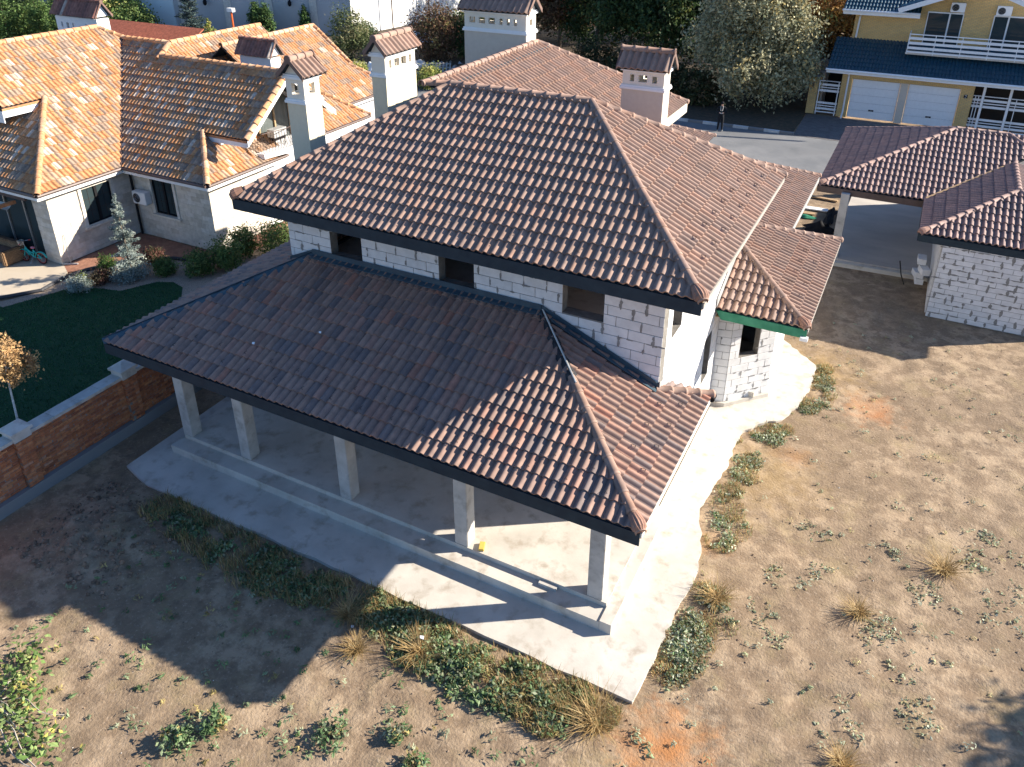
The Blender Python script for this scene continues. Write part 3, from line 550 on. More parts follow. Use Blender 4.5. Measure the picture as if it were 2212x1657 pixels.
chimney(house, -4.42, -3.13, 11.0, 11.6, 5.5, 8.90, 9.55, 9.98, 'u', [(-4.12,.13,.2),(-3.79,.26,.2),(-3.43,.15,.2)], [], M['tan'])
# ================================================================== NEIGHBOUR WITH ORANGE ROOFS
t38 = .781; EU, EV = -26.6, 9.98
nb = thing('house', (-27, 12, 0), 'low stone clad house with weathered orange tiled roofs and a corner balcony', 'house')
ot = []; r11 = 11 * TG * math.cos(math.atan(t38)); r6 = 6 * TG * math.cos(math.atan(t38))
def zu(u): return 3.3 + (EU - u) * t38
def zv(v): return 3.3 + (v - EV) * t38
ku, kv = EU - r11, EV + r6; zku, zkv = zu(ku), zv(kv); U0, V0 = (0,1,0), (1,0,0)
F_ = (EU, 6.06, 3.3); Vv = (EU, EV, 3.3); ru = -32.7; cR = -21.53
oroof = make_roof('roof', nb, [
    dict(pts=[F_, Vv, (ku, EV + r11, zku), (ku, 6.06 + r11, zku)]),
    dict(pts=[(ku, 7.6, zku), (ku, EV + r11, zku), (-32.0, EV + 5.4, zu(-32.0)), (ru, 14.6, zu(ru)), (ru, 7.6, zu(ru))], org=F_, e=U0),
    dict(pts=[(-40, 6.06, 3.3), F_, (ku, 6.06 + r11, zku), (-40, 6.06 + r11, zku)]),
    dict(pts=[Vv, (cR, EV, 3.3), (cR - r6, kv, zkv), (EU - r6, kv, zkv)]),
    dict(pts=[(EU - r6, kv, zkv), (-20.95, kv, zkv), (-20.95, 14.75, zv(14.75)), (EU - 4.77, 14.75, zv(14.75))], org=Vv, e=V0),
    dict(pts=[(EU - 4.77, 14.75, zv(14.75)), (-28.7, 14.75, zv(14.75)), (-28.7, 15.36, zv(15.36)), (EU - 5.38, 15.36, zv(15.36))], org=Vv, e=V0, keep=1),
    dict(pts=[(cR, EV, 3.3), (cR, 14.7, 3.3), (cR - r6, 14.7, zkv), (cR - r6, kv, zkv)]),
    dict(pts=[(EU, 15, 3.3), (EU, 24, 3.3), (-31.3, 24, zu(-31.3)), (-31.3, 15, zu(-31.3))]),
    dict(pts=[(-26.7, 19, 4.79), (-26.7, 26.2, 4.79), (-29.25, 26.2, 6.78), (-29.25, 19, 6.78)]),
    dict(pts=[(-24.8, 19, 3.3), (-24.8, 27.9, 3.3), (-26.7, 26.0, 4.785), (-26.7, 19, 4.785)]),
    dict(pts=[(-22.26, 17, 3.3), (-22.26, 21.9, 3.3), (-24.1, 20.06, 4.74), (-24.1, 17, 4.74)])], ORANGE, M['old_tile'], ot, tv=TVO)
for p, q in ((F_, (ku, 6.06 + r11, zku)), ((cR, EV, 3.3), (cR - r6, kv, zkv)), ((ru, 7.6, zu(ru)), (ru, 14.6, zu(ru))), ((-32.0, EV + 5.4, zu(-32.0)), (ru, 14.6, zu(ru))), ((EU - 5.38, 15.36, zv(15.36)), (-28.7, 15.36, zv(15.36))),
             ((-28.7, 14.6, zv(14.6)), (-28.7, 15.36, zv(15.36))), ((-28.7, 14.75, zv(14.75)), (-20.95, 14.75, zv(14.75))), ((-20.95, kv, zkv), (-20.95, 14.75, zv(14.75))), ((-31.3, 15.4, zu(-31.3)), (-31.3, 24, zu(-31.3))),
             ((-29.25, 19, 6.78), (-29.25, 26.2, 6.78)), ((-26.7, 26.2, 4.79), (-29.25, 26.2, 6.78)), ((-24.8, 27.9, 3.3), (-26.7, 26.0, 4.785)), ((-22.26, 21.9, 3.3), (-24.1, 20.06, 4.74))):
    caps(oroof, p, q, [((.50,.27,.14), 3), ((.44,.27,.17), 2), ((.55,.36,.23), 1)], M['old_tile'], .13, .42, .02)
bk = MB(); bk.prism([(-20.95,14.75,7.02),(-20.95,17.6,4.79),(-31,17.6,4.79),(-31,14.75,7.02)], (0,0,-.06)); bk.prism([(ru,7.6,8.0),(ru,14.6,8.0),(-38,14.6,4),(-38,7.6,4)], (0,0,-.06)); bk.prism([(-31.3,15,7.0),(-31.3,24,7.0),(-37,24,3),(-37,15,3)], (0,0,-.06)); bk.prism([(-29.25,19,6.75),(-29.25,26.2,6.75),(-33,26.2,3.8),(-33,19,3.8)], (0,0,-.06)); bk.obj('underlay', M['membrane'], oroof)
emit(ot, TVO, TF, 'tile', M['old_tile'], 300, TSM, oroof)
# valley, gutters, boards
MB().tube([(EU, EV, 3.36), (-32.0, EV + 5.4, zu(-32.0) + .05)], .05, 6).obj('valley_gutter', M['gutter'], nb)
def gutter(p, q, out, mt=M['gutter'], par_=nb):
    p, q, o = Vector(p), Vector(q), Vector(out)
    MB().tube([p + o * .07 - Vector((0,0,.02)), q + o * .07 - Vector((0,0,.02))], .07, 8).obj('gutter', mt, par_); MB().prism([p - Vector((0,0,.10)), q - Vector((0,0,.10)), q - Vector((0,0,.24)), p - Vector((0,0,.24))], o * .03).obj('fascia', M['white'], par_)
gutter((EU, 6.0, 3.28), (EU, EV, 3.28), (1,0,0)); gutter((EU, EV, 3.28), (cR, EV, 3.28), (0,-1,0)); gutter((cR, EV, 3.28), (cR, 14.7, 3.28), (1,0,0)); gutter((-40, 6.06, 3.28), (EU, 6.06, 3.28), (0,-1,0)); gutter((-24.8, 19, 3.28), (-24.8, 27.9, 3.28), (1,0,0)); gutter((-22.26, 17, 3.28), (-22.26, 21.9, 3.28), (1,0,0))
sf = MB(); sf.prism([(EU - .02, 6.1, 3.06),(EU - .02, EV - .02, 3.06),(-27.6, EV - .02, 3.06),(-27.6, 6.1, 3.06)], (0,0,.02)); sf.obj('soffit', M['white'], nb); MB().prism([(-26.7, EV + .02, 3.06),(cR - .02, EV + .02, 3.06),(cR - .02, 14.6, 3.06),(-26.7, 14.6, 3.06)], (0,0,.02)).obj('soffit', M['white'], nb)
eave_board(nb, (ku, 7.6, zku - .04), (ku, 9.5, zku - .04), M['old_tile'], (1,0,0), .1, 0, .03, 'return_board').color = (.45,.22,.11,1); eave_board(nb, (ku - .02, 7.6, zku - .14), (ku - .02, 9.6, zku - .14), M['white'], (1,0,0), .28); eave_board(nb, (ku - 3, 7.62, zku - .14), (ku, 7.62, zku - .14), M['white'], (0,-1,0), .5)
eave_board(nb, (cR - r6, kv, zkv - .04), (-20.95, kv, zkv - .04), M['old_tile'], (0,-1,0), .1, 0, .03, 'return_board').color = (.45,.22,.11,1); eave_board(nb, (cR - r6, kv + .02, zkv - .14), (-20.95, kv + .02, zkv - .14), M['white'], (0,-1,0), .2)
rk = MB(); rk.prism([(-20.93, kv, zkv - .05), (-20.93, 14.75, zv(14.75) - .05), (-20.93, 14.75, zv(14.75) - .32), (-20.93, kv, zkv - .32)], (.04,0,0)); rk.obj('bargeboard', M['white'], nb); MB().prism([(-20.93, 17.6, 4.75), (-20.93, 14.75, 6.97), (-20.93, 14.75, 6.7), (-20.93, 17.6, 4.48)], (.04,0,0)).obj('bargeboard', M['white'], nb)
MB().prism([(-20.95, kv, zkv - .12),(-20.95, 14.75, zv(14.75) - .12),(-22.6, 14.75, zv(14.75) - .12),(-22.6, kv, zkv - .12)], (0,0,-.02)).obj('soffit', M['white'], nb)
eave_board(nb, (-24.05, 20.2, 4.6), (-23.2, 21.0, 4.1), M['white'], (1,0,0), .2, 0, .03, 'bargeboard'); eave_board(nb, (-26.65, 24.6, 4.70), (-26.65, 26.2, 4.70), M['white'], (1,0,0), .2)
# walls: stone panels
STONE = [((.60,.55,.475), 4), ((.57,.52,.44), 3), ((.64,.595,.53), 3), ((.52,.465,.39), 1.2)]
st = []; wl = MB().box(-27.3, -27.07, 6.57, 10.7, 0, 3.1).obj('wall', M['mortar'], nb); wr = MB().box(-26.9, -22.15, 10.58, 10.75, 0, 3.1).obj('wall', M['mortar'], nb)
o1 = [(8.06 - 6.53, 9.46 - 6.53, 1.2, 2.9)]; o2 = [(1.40, 2.74, 1.22, 2.9)]
SHF = (.1,.55,.3,.8,.0,.62); STN = dict(gap=.004, proud=.006, shift=SHF, jit=.08)
coursed(wl, (-26.92, 6.53, 0), (0,1,0), (1,0,0), 3.9, 3.08, o1, .5, .2, .06, STONE, st, **STN); coursed(wl, (-27.9, 6.53, 0), (1,0,0), (0,-1,0), .98, 3.08, [], .5, .2, .06, STONE, st, **STN)
coursed(wr, (-26.92, 10.43, 0), (1,0,0), (0,-1,0), 4.87, 3.08, o2, .5, .2, .06, STONE, st, **STN); coursed(wr, (-22.05, 10.43, 0), (0,1,0), (1,0,0), 3.2, 3.08, [], .5, .2, .06, STONE, st, **STN)
emit(st, *BCUBE, 'stone', M['stone'], 300, None, wl)
ww = MB(); ww.box(-27.9, -27.6, 6.57, 10.6, 0, 3.1); ww.box(-22.4, -22.06, 13.64, 18.5, 0, 3.1); ww.box(-26.9, -26.6, 10.8, 18, 0, 3); ww.box(-25.5, -25.2, 18, 27.3, 0, 3.2); ww.box(-40, -28, 10.6, 11, 0, 3.2); ww.obj('render_wall', M['white'], nb)
def casement(parent, org, ex, en, w_, h_, sashes=2, frame=M['black'], trim=M['stone']):
    org, ex, en = Vector(org), Vector(ex), Vector(en); z = Vector((0,0,1))
    def bar(a, b, c, d, y0, y1, bb): bb.prism([org + ex*a + z*c + en*y0, org + ex*b + z*c + en*y0, org + ex*b + z*d + en*y0, org + ex*a + z*d + en*y0], en * (y1 - y0))
    wn = MB(); f = .06
    bar(0, w_, 0, f, -.12, -.04, wn); bar(0, w_, h_ - f, h_, -.12, -.04, wn); bar(0, f, f, h_ - f, -.12, -.04, wn); bar(w_ - f, w_, f, h_ - f, -.12, -.04, wn)
    for k in range(1, sashes): bar(w_*k/sashes - .06, w_*k/sashes + .06, f, h_ - f, -.12, -.035, wn)
    win = wn.obj('window', frame, parent); sw = w_ / sashes
    for k in range(sashes):
        g = MB(); a0, a1 = sw * k + .06, sw * (k + 1) - .06; bar(a0, a1, f, h_ - f, -.10, -.09, g); g.obj('pane', M['glass'], win)
        m_ = MB(); bar((a0 + a1)/2 - .008, (a0 + a1)/2 + .008, f, h_ - f, -.089, -.08, m_); [bar(a0, a1, f + (h_ - 2*f)*q/3 - .008, f + (h_ - 2*f)*q/3 + .008, -.0885, -.0795, m_) for q in (1, 2)]; m_.obj('glazing_bar', M['dark'], win)
    
    for a0 in (-.14, w_): t_ = MB(); bar(a0, a0 + .14, -.02, h_ + .1, -.02, .05, t_); t_.obj('surround', trim, win, col=(.66,.62,.55))
    s_ = MB(); bar(-.2, w_ + .2, -.12, -.03, -.1, .12, s_); s_.obj('sill', trim, win, col=(.66,.61,.53))
casement(nb, (-26.92, 8.06, 1.2), (0,1,0), (1,0,0), 1.40, 1.68); casement(nb, (-25.52, 10.43, 1.22), (1,0,0), (0,-1,0), 1.34, 1.66)
# dark sliding doors under the front eave
sd_ = MB().box(-40, -27.91, 6.62, 6.7, 0, 3.0).obj('glazed_front', M['glass'], nb)
for x in (-28.6, -29.9, -31.2, -32.5): box('mullion', M['steel'], sd_, x - .03, x + .03, 6.55, 6.61, 0, 3.0)
# gable wall with french window and balcony
gw = MB(); gw.prism([(-22.6, 12.0, 4.3), (-22.6, 17.4, 4.3), (-22.6, 17.4, 4.75), (-22.6, 14.75, 6.85), (-22.6, 12.0, 4.7)], (-.2,0,0)); gw.obj('gable_wall', M['white'], nb)
fw = MB(); fw.prism([(-22.58, 13.2, 3.7), (-22.58, 16.2, 3.7), (-22.58, 16.2, 5.5), (-22.58, 14.9, 6.5), (-22.58, 13.2, 5.25)], (.03,0,0)); fo = fw.obj('french_window', M['curtain'], nb)
for y, z in ((13.2,5.25),(14.2,6.0),(15.2,6.3),(16.2,5.5)): box('frame', M['wood'], fo, -22.54, -22.47, y - .04, y + .04, 3.7, z)
bl = MB(); bl.prism([(-22.6,13.0,3.45),(-21.5,13.3,3.45),(-21.2,14.6,3.45),(-21.5,15.9,3.45),(-22.6,16.3,3.45)], (0,0,.22)); ba = bl.obj('balcony', M['white'], nb)
br = MB(); pth = [(-22.55,13.05),(-21.55,13.35),(-21.28,14.6),(-21.55,15.85),(-22.55,16.25)]
for i in range(4):
    (x0, y0), (x1, y1) = pth[i], pth[i+1]; br.tube([(x0,y0,4.55),(x1,y1,4.55)], .018, 5)
    for k in range(9):
        f = k / 9; x, y = x0 + (x1-x0)*f, y0 + (y1-y0)*f; ox, oy = (x + 22.55) * .12, (y - 14.65) * .10; br.tube([(x,y,4.55),(x+ox*.3,y+oy*.3,4.2),(x+ox,y+oy,3.9),(x,y,3.68)], .011, 4)
        if k % 2: br.tube([(x+ox+.09*math.cos(a)*(y1-y0 and .2 or 1), y+oy+.09*math.cos(a), 3.98+.09*math.sin(a)) for a in np.linspace(0, 5.5, 9)], .009, 4)
br.obj('railing', M['gutter'], ba)
# its own chimneys
REDD = [((.27,.13,.10), 3), ((.33,.16,.115), 2), ((.21,.11,.09), 2), ((.45,.38,.32), .5)]
chimney(nb, -38.3, -35.0, 16.35, 17.1, 5.5, 7.0, 8.15, 8.85, 'u', [(-37.85,.14,.3),(-37.4,.2,.3),(-36.95,.14,.3),(-35.9,.14,.3)], [], M['white'], REDD, M['old_tile'], True, M['white'])
chimney(nb, -26.7, -24.7, 17.7, 18.4, 4.5, 5.6, 6.85, 7.5, 'u', [(-26.4,.13,.26),(-26.15,.13,.26),(-25.9,.13,.26),(-25.15,.13,.26)], [], M['white'], REDD, M['old_tile'], True, M['white'])
chimney(nb, -43.6, -41.2, 13.4, 14.3, 4, 6.0, 7.3, 8.0, 'u', [], [], M['white'], ORANGE, M['old_tile'], True, M['white'])
shd = MB(); shd.prism([(-41,20.5,6.3),(-33.2,20.5,6.3),(-33.2,21.6,6.9),(-41,21.6,6.9)], (0,0,.06)); shd.obj('rear_canopy', M['old_tile'], nb, col=(.42,.13,.07)); MB().prism([(-33.3,20.5,6.1),(-29.5,20.5,5.9),(-29.5,20.5,6.1),(-33.3,20.5,6.3)], (0,-.05,0)).obj('canopy_board', M['white'], nb)
# downpipe and wall unit
MB().tube([(-26.5,10.1,3.2),(-26.62,10.3,2.95),(-26.62,10.3,.05)], .055, 8).obj('downpipe', M['black'], nb)
def ac_unit(loc, ex, en, label, w_=.82, h_=.56, d_=.3):
    loc, ex, en = Vector(loc), Vector(ex), Vector(en); z = Vector((0,0,1)); t = thing('air_conditioner', loc, label, 'air conditioner', None)
    c = bmesh.new(); bmesh.ops.create_cube(c, size=1); bmesh.ops.bevel(c, geom=c.edges[:], offset=.03, segments=2, affect='EDGES'); me = bpy.data.meshes.new('casing'); c.to_mesh(me); c.free(); me.materials.append(M['white'])
    mw = np.eye(4); mw[:3,0], mw[:3,1], mw[:3,2], mw[:3,3] = ex * w_, en * d_, z * h_, loc; newobj('casing', me, t, mw)
    fc = loc + en * (d_/2 + .004) - ex * w_ * .17; MB().prism([fc + ex * .21 * math.cos(a*math.pi/10) + z * .21 * math.sin(a*math.pi/10) for a in range(20)], en * .012).obj('fan_grille', M['dark'], t)
    for r in (.07, .14, .20): MB().tube([fc + en * .02 + ex * r * math.cos(a*math.pi/8) + z * r * math.sin(a*math.pi/8) for a in range(17)], .006, 4).obj('grille_ring', M['steel'], t)
    bb = MB(); [bb.beam(loc + ex * s * .3 - z * h_/2 - z * .02 + en * .14, loc + ex * s * .3 - z * h_/2 - z * .02 - en * .28, .04, .03) for s in (-1, 1)]; bb.obj('bracket', M['steel'], t)
    return t
ac_unit((-25.98, 10.17, 1.95), (1,0,0), (0,-1,0), 'white air conditioner unit on the stone wall beside a dark downpipe')
# ================================================================== BRICK FENCE
fence = thing('brick_fence', (-15.1, 0, 0), 'red brick garden wall with grey coping and square pillar caps', 'wall')
REDB = [((.40,.15,.07), 4), ((.34,.125,.06), 4), ((.44,.19,.09), 3), ((.27,.10,.055), 2), ((.38,.20,.13), 1)]
bk_ = []; pv = [-5.95, -2.75, .45, 3.65, 6.85]
for i in range(-1, len(pv)):
    a = pv[i] + .2 if i >= 0 else -9; b = pv[i+1] - .2 if i + 1 < len(pv) else 9.5
    pn = MB().box(-15.25, -15.06, a, b, 0, .3).obj('wall_panel', M['mortar'], fence); fb, jt = coursed(pn, (-15.0, a, .28), (0,1,0), (1,0,0), b - a, 1.42, [], .262, .078, .12, REDB, bk_, gap=.012, proud=.012); fb.obj('mortar_joint', M['mortar'], pn); smears(pn, (-15.0, a, .28), (0,1,0), (1,0,0), jt, M['kerbg'], .10, .45)
    n = max(2, round((b - a) / .7))
    for k in range(n): box('coping', M['lead'] if 0 else M['column'], pn, -15.33, -14.93, a + (b-a)*k/n + .004, a + (b-a)*(k+1)/n - .004, 1.705, 1.79 + .005 * (k % 2))
for v in pv:
    pl = MB().box(-15.28, -14.93, v - .17, v + .17, 0, .3).obj('pillar', M['mortar'], fence)
    for ex, en, o in (((0,1,0),(1,0,0),(-14.88, v-.2, .28)), ((1,0,0),(0,-1,0),(-15.32, v-.2, .28))):
        fb, jt = coursed(pl, o, ex, en, .4 if ex[1] else .44, 1.42, [], .262, .078, .11, REDB, bk_, gap=.012, proud=.008); fb.obj('mortar_joint', M['mortar'], pl)
    c = MB(); c.box(-15.38, -14.82, v-.28, v+.28, 1.93, 2.0); c.add([(-15.38,v-.28,2.0),(-14.82,v-.28,2.0),(-14.82,v+.28,2.0),(-15.38,v+.28,2.0),(-15.1,v,2.15)], [(0,1,4),(1,2,4),(2,3,4),(3,0,4)]); c.box(-15.33,-14.87,v-.23,v+.23,1.705,1.93); c.obj('pillar_cap', M['column'], pl)
emit(bk_, *BCUBE, 'brick', M['brick'], 300, None, fence)
MB().box(-15.2, -14.86, -9, 9.5, -.1, .27).obj('footing', M['kerbg'], fence)
# ================================================================== GARAGE AND CARPORT
gar = thing('garage', (6, 23, 0), 'white block garage joined to an open carport under plum brown tiled hip roofs', 'garage'); gt = []; tt = .384
def zg(r): return 3.1 + r * tt
c0, c1, gx0, gv0 = (.44, 22.2), (.44, 31.5), 4.45, 18.5
gr = make_roof('roof', gar, [
    dict(pts=[(.44,22.2,3.1), (gx0,22.2,3.1), (gx0+4.66,26.86,zg(4.66)), (5.1,26.86,zg(4.66))]),
    dict(pts=[(.44,31.52,3.1), (.44,22.2,3.1), (5.1,26.86,zg(4.66))]),
    dict(pts=[(gx0,22.2,3.1), (gx0,gv0,3.1), (gx0+2.925,gv0+2.925,zg(2.925)), (gx0+2.925,25.125,zg(2.925))]),
    dict(pts=[(gx0,gv0,3.1), (10.3,gv0,3.1), (gx0+2.925,gv0+2.925,zg(2.925))]),
    dict(pts=[(10.3,gv0,3.1), (10.3,25.1,3.1), (gx0+2.925,25.1,zg(2.925)), (gx0+2.925,gv0+2.925,zg(2.925))]),
    dict(pts=[(11.7,22.5,3.1), (11.7,31.5,3.1), (7.04,26.86,zg(4.66))])], PLUM, M['tile'], gt)
for p, q in (((.44,22.2,3.1),(5.1,26.86,zg(4.66))), ((.44,31.52,3.1),(5.1,26.86,zg(4.66))), ((5.1,26.86,zg(4.66)),(7.04,26.86,zg(4.66))), ((gx0,gv0,3.1),(gx0+2.925,gv0+2.925,zg(2.925))), ((10.3,gv0,3.1),(gx0+2.925,gv0+2.925,zg(2.925))), ((gx0+2.925,gv0+2.925,zg(2.925)),(gx0+2.925,25.1,zg(2.925))), ((11.7,22.3,3.1),(7.04,26.86,zg(4.66)))): caps(gr, p, q, [((.30,.195,.165), 2), ((.27,.18,.155), 2)], M['tile'])
shell_end(gr, (.46,22.22,3.16), (1,1,.38), M['tile'], (.30,.18,.14), .13); shell_end(gr, (gx0+.02,gv0+.02,3.16), (1,1,.38), M['tile'], (.34,.19,.14), .13)
emit(gt, TV, TF, 'tile', M['tile'], 300, TSM, gr)
MB().tube([(gx0,22.2,3.2),(gx0+2.9,25.1,zg(2.9)+.06)], .04, 6).obj('valley_trim', M['wood'], gar)
for p, q, o in (((.44,22.2,3.1),(gx0,22.2,3.1),(0,-1,0)), ((.44,22.2,3.1),(.44,31.5,3.1),(-1,0,0)), ((gx0,gv0,3.1),(10.3,gv0,3.1),(0,-1,0)), ((10.3,gv0,3.1),(10.3,25,3.1),(1,0,0)), ((gx0,gv0,3.1),(gx0,22.2,3.1),(-1,0,0))): eave_board(gar, p, q, M['gutter'] if p[0] < 1 else M['membrane'], o, .26, -.03, .05)
sl = MB(); sl.prism([(1.35,21.75,-.1),(5.35,21.95,-.1),(5.35,31.2,-.1),(1.35,31.2,-.1)], (0,0,.24)); sl.obj('carport_floor', M['darkfloor'], gar); MB().prism([(1.2,21.45,-.1),(5.2,21.65,-.1),(5.2,21.95,-.1),(1.2,21.75,-.1)], (0,0,.2)).obj('ramp_edge', M['concrete'], gar)
for x, y in ((1.55,22.1),(1.55,30.8)): box('post', M['column'], gar, x-.16, x+.16, y-.16, y+.16, .1, 2.95)
MB().box(1.4,5.3,30.9,31.1,0,.75).obj('low_wall', M['column'], gar)
gbk = []; gwl = MB().box(5.27, 9.1, 18.51, 18.75, -.1, .05).obj('wall', M['mortar'], gar)
fb, jt = coursed(gwl, (5.25,18.48,-.05), (1,0,0), (0,-1,0), 3.85, 2.95, [], .60, .2, .28, [((.64,.64,.645), 3), ((.66,.66,.665), 3)], gbk, shift=(.2,.7,.35,.85)); fb.obj('mortar_joint', M['smear'], gwl); smears(gwl, (5.25,18.48,-.05), (1,0,0), (0,-1,0), jt, M['smear'], .6, 1.7)
emit(gbk, *BCUBE, 'block', M['block'], 300, None, gwl)
sw = MB(); sw.box(5.22, 5.5, 18.78, 31, -.1, 2.95); sw.box(8.8, 9.1, 18.8, 25, 0, 2.9); sw.box(5.5,8.8,24.7,25,0,2.9); sw.obj('side_wall', M['block'], gar, col=(.6,.6,.6))
for k, (x, y, z, a) in enumerate(((4.85,20.9,.30,.1),(4.85,20.9,.56,-.1),(4.95,20.6,.84,.3),(4.80,21.0,1.1,.05),(4.78,21.45,.30,.3))):
    o = newobj('block', mesh('block', *BCUBE, M['block']), None, Matrix.Translation((x, y, z)) @ Matrix.Rotation(a, 4, 'Z') @ Matrix.Diagonal((.3,.55,.24,1)), (.66,.66,.66)); tag(o, ['lowest loose white block of the pile at the garage corner','second loose white block in the pile at the garage corner','third loose white block in the pile at the garage corner','topmost loose white block of the pile at the garage corner','loose white block lying behind the pile at the garage corner'][k], 'block', 'loose blocks at the garage corner')
tag(MB().tube([(4.05,20.95,.9),(4.2,20.9,.35),(4.38,20.85,-.03)], .025, 6).obj('iron_bar', M['dark']), 'dark iron bar leaning against the carport floor edge', 'bar')
# ================================================================== YELLOW BRICK HOUSE
yh = thing('house', (4, 48, 0), 'yellow brick house with dark blue roofs, twin garage doors and a white balcony', 'house')
fwv = 46.3
yw = MB(); yw.box(-1.55,-.9,fwv,fwv+.3,0,3.1); yw.box(-.9,5.57,fwv,fwv+.3,2.62,3.1); yw.box(5.57,6.3,fwv,fwv+.3,0,3.1); yw.obj('wall', M['yellow'], yh); MB().box(2.06,2.54,fwv-.02,fwv+.3,0,2.62).obj('pier', M['tan'], yh)
yu = MB(); yu.prism([(-1.6,48.5,3.2),(13,48.5,3.2),(13,48.5,7.2),(10.2,48.5,7.2),(5.4,48.5,8.9),(1.2,48.5,7.2),(-1.6,48.5,6.85)], (0,.3,0)); yu.obj('upper_wall', M['yellow'], yh); MB().box(-1.6,-1.3,48.81,58,0,6.85).obj('side_wall', M['yellow'], yh); box('lower_side_wall', M['yellow'], yh, -1.55, -1.25, fwv + .31, 58, 0, 3.1)
for x0, x1 in ((-.9,2.06),(2.54,5.57)):
    d = MB().box(x0+.02,x1-.02,fwv+.12,fwv+.14,.04,2.6).obj('garage_door', M['dark'], yh)
    for k in range(5): box('panel', M['white'], d, x0+.04, x1-.04, fwv+.085, fwv+.12, .05+.51*k, .05+.51*k+.497)
    box('handle', M['black'], d, (x0+x1)/2-.16, (x0+x1)/2+.16, fwv+.06, fwv+.084, .56, .66); box('handle_plate', M['steel'], d, (x0+x1)/2-.06, (x0+x1)/2+.06, fwv+.052, fwv+.06, .59, .62)
bt = []; yr = make_roof('lower_roof', yh, [dict(pts=[(-2.55,45.7,3.25),(16,45.7,3.25),(16,48.48,4.85),(-2.55,48.48,4.85)])], [((.012,.055,.085), 1)], M['blueroof'], bt)
yr2 = make_roof('upper_roof', yh, [dict(pts=[(-2.35,47.7,6.8),(2.3,47.7,6.8),(2.3,51,8.7),(-2.35,51,8.7)]), dict(pts=[(1.2,55,7.15),(1.2,47.2,7.15),(5.4,47.2,8.85),(5.4,55,8.85)])], [((.012,.055,.085), 1)], M['blueroof'], bt)
emit(bt, TV, TF, 'roof_sheet', M['blueroof'], 0, TSM, yr)
def wgutter(p, q): MB().tube([p, q], .075, 8).obj('gutter', M['white'], yh)
wgutter((-2.6,45.62,3.22),(16,45.62,3.22)); wgutter((-2.4,47.62,6.77),(2.3,47.62,6.77)); eave_board(yh, (-2.55,45.72,3.16),(16,45.72,3.16), M['white'], (0,-1,0), .16); eave_board(yh, (-2.35,47.72,6.72),(2.3,47.72,6.72), M['white'], (0,-1,0), .2)
MB().prism([(-2.5,45.72,3.0),(16,45.72,3.0),(16,46.29,3.0),(-2.5,46.29,3.0)], (0,0,.03)).obj('soffit', M['white'], yh); MB().prism([(-2.3,47.72,6.5),(2.3,47.72,6.5),(2.3,48.49,6.5),(-2.3,48.49,6.5)], (0,0,.03)).obj('soffit', M['white'], yh)
rb = MB(); rb.beam((1.0,47.16,6.98),(5.45,47.16,8.72), .06, .3); rb.obj('bargeboard', M['white'], yh); rb = MB(); rb.beam((9.6,47.16,7.1),(5.45,47.16,8.72), .06, .3); rb.obj('bargeboard', M['white'], yh)
for pts in ([(-1.15,45.62,3.15),(-1.15,46.2,2.8),(-1.15,46.22,.35),(-1.15,45.7,.05)], [(-1.15,47.62,6.7),(-1.3,48.35,6.3),(-1.35,48.4,4.95)]): MB().tube(pts, .06, 8).obj('downpipe', M['white'], yh)
for x0, x1, s in ((2.7,4.78,.62), (6.45,8.75,.36)):
    wn = MB().box(x0,x1,48.40,48.46,4.62,6.9).obj('french_window', M['white'], yh); xm = x0 + (x1-x0)*s
    for a, b, mt in ((x0+.06,xm-.05,'curtain'), (xm+.05,x1-.06,'glass')) if s > .5 else ((x0+.06,xm-.05,'glass'), (xm+.05,x1-.06,'curtain')): box('pane', M['glass'], wn, a, b, 48.375, 48.395, 4.72, 6.82)
fl_ = MB().box(1.9,16,46.9,48.48,4.38,4.5).obj('balcony', M['tan'], yh)
for x in np.arange(1.97, 16, 1.52): box('post', M['white'], fl_, x-.025, x+.025, 46.88, 46.93, 4.4, 5.68)
for z0, z1 in ((5.62,5.68),(5.32,5.48),(5.02,5.18),(4.72,4.88),(4.50,4.60)): box('rail', M['white'], fl_, 1.95, 16, 46.84, 46.88, z0, z1)
for z0, z1 in ((5.62,5.68),(5.32,5.48),(5.02,5.18),(4.72,4.88)): box('side_rail', M['white'], fl_, 1.95, 1.99, 46.94, 48.3, z0, z1)
pq = MB().box(5.79,6.0,fwv-.03,fwv-.005,2.07,2.29).obj('number_plate', M['black'], yh)
nm = MB(); q2 = [(-.05,.045),(-.03,.075),(0,.085),(.035,.07),(.045,.035),(.02,-.01),(-.05,-.08),(.055,-.08)]
nm.tube([(5.895+x, fwv-.036, 2.18+z) for x, z in q2], .014, 5); nm.obj('numeral', M['white'], pq)
ac_unit((4.35,48.33,7.25), (1,0,0), (0,-1,0), 'white air conditioner above the left balcony window of the yellow house'); ac_unit((6.92,48.33,7.2), (1,0,0), (0,-1,0), 'white air conditioner above the right balcony window of the yellow house')
def slat_gate(name, x0, x1, label, posts, slats):
    g = thing(name, ((x0+x1)/2, fwv+.1, 0), label, 'gate')
    for x, r, h in posts: box('post', M['white'], g, x-r, x+r, fwv+.02, fwv+.02+2*r, 0, h)
    for a, b, z0, z1 in slats: box('slat', M['white'], g, a, b, fwv+.12, fwv+.15, z0, z1)
    return g
SL = [(.12,.2),(.32,.46),(.56,.62),(.72,.86),(1.55,1.7),(1.8,1.86),(1.96,2.1),(2.25,2.3)]
slat_gate('gate', -2.98, -1.57, 'white slatted side gate between the yellow pillar and the garage wall', ((-2.9,.03,2.3),(-1.68,.03,2.3)), [(-2.97,-1.6,a,b) for a, b in SL])
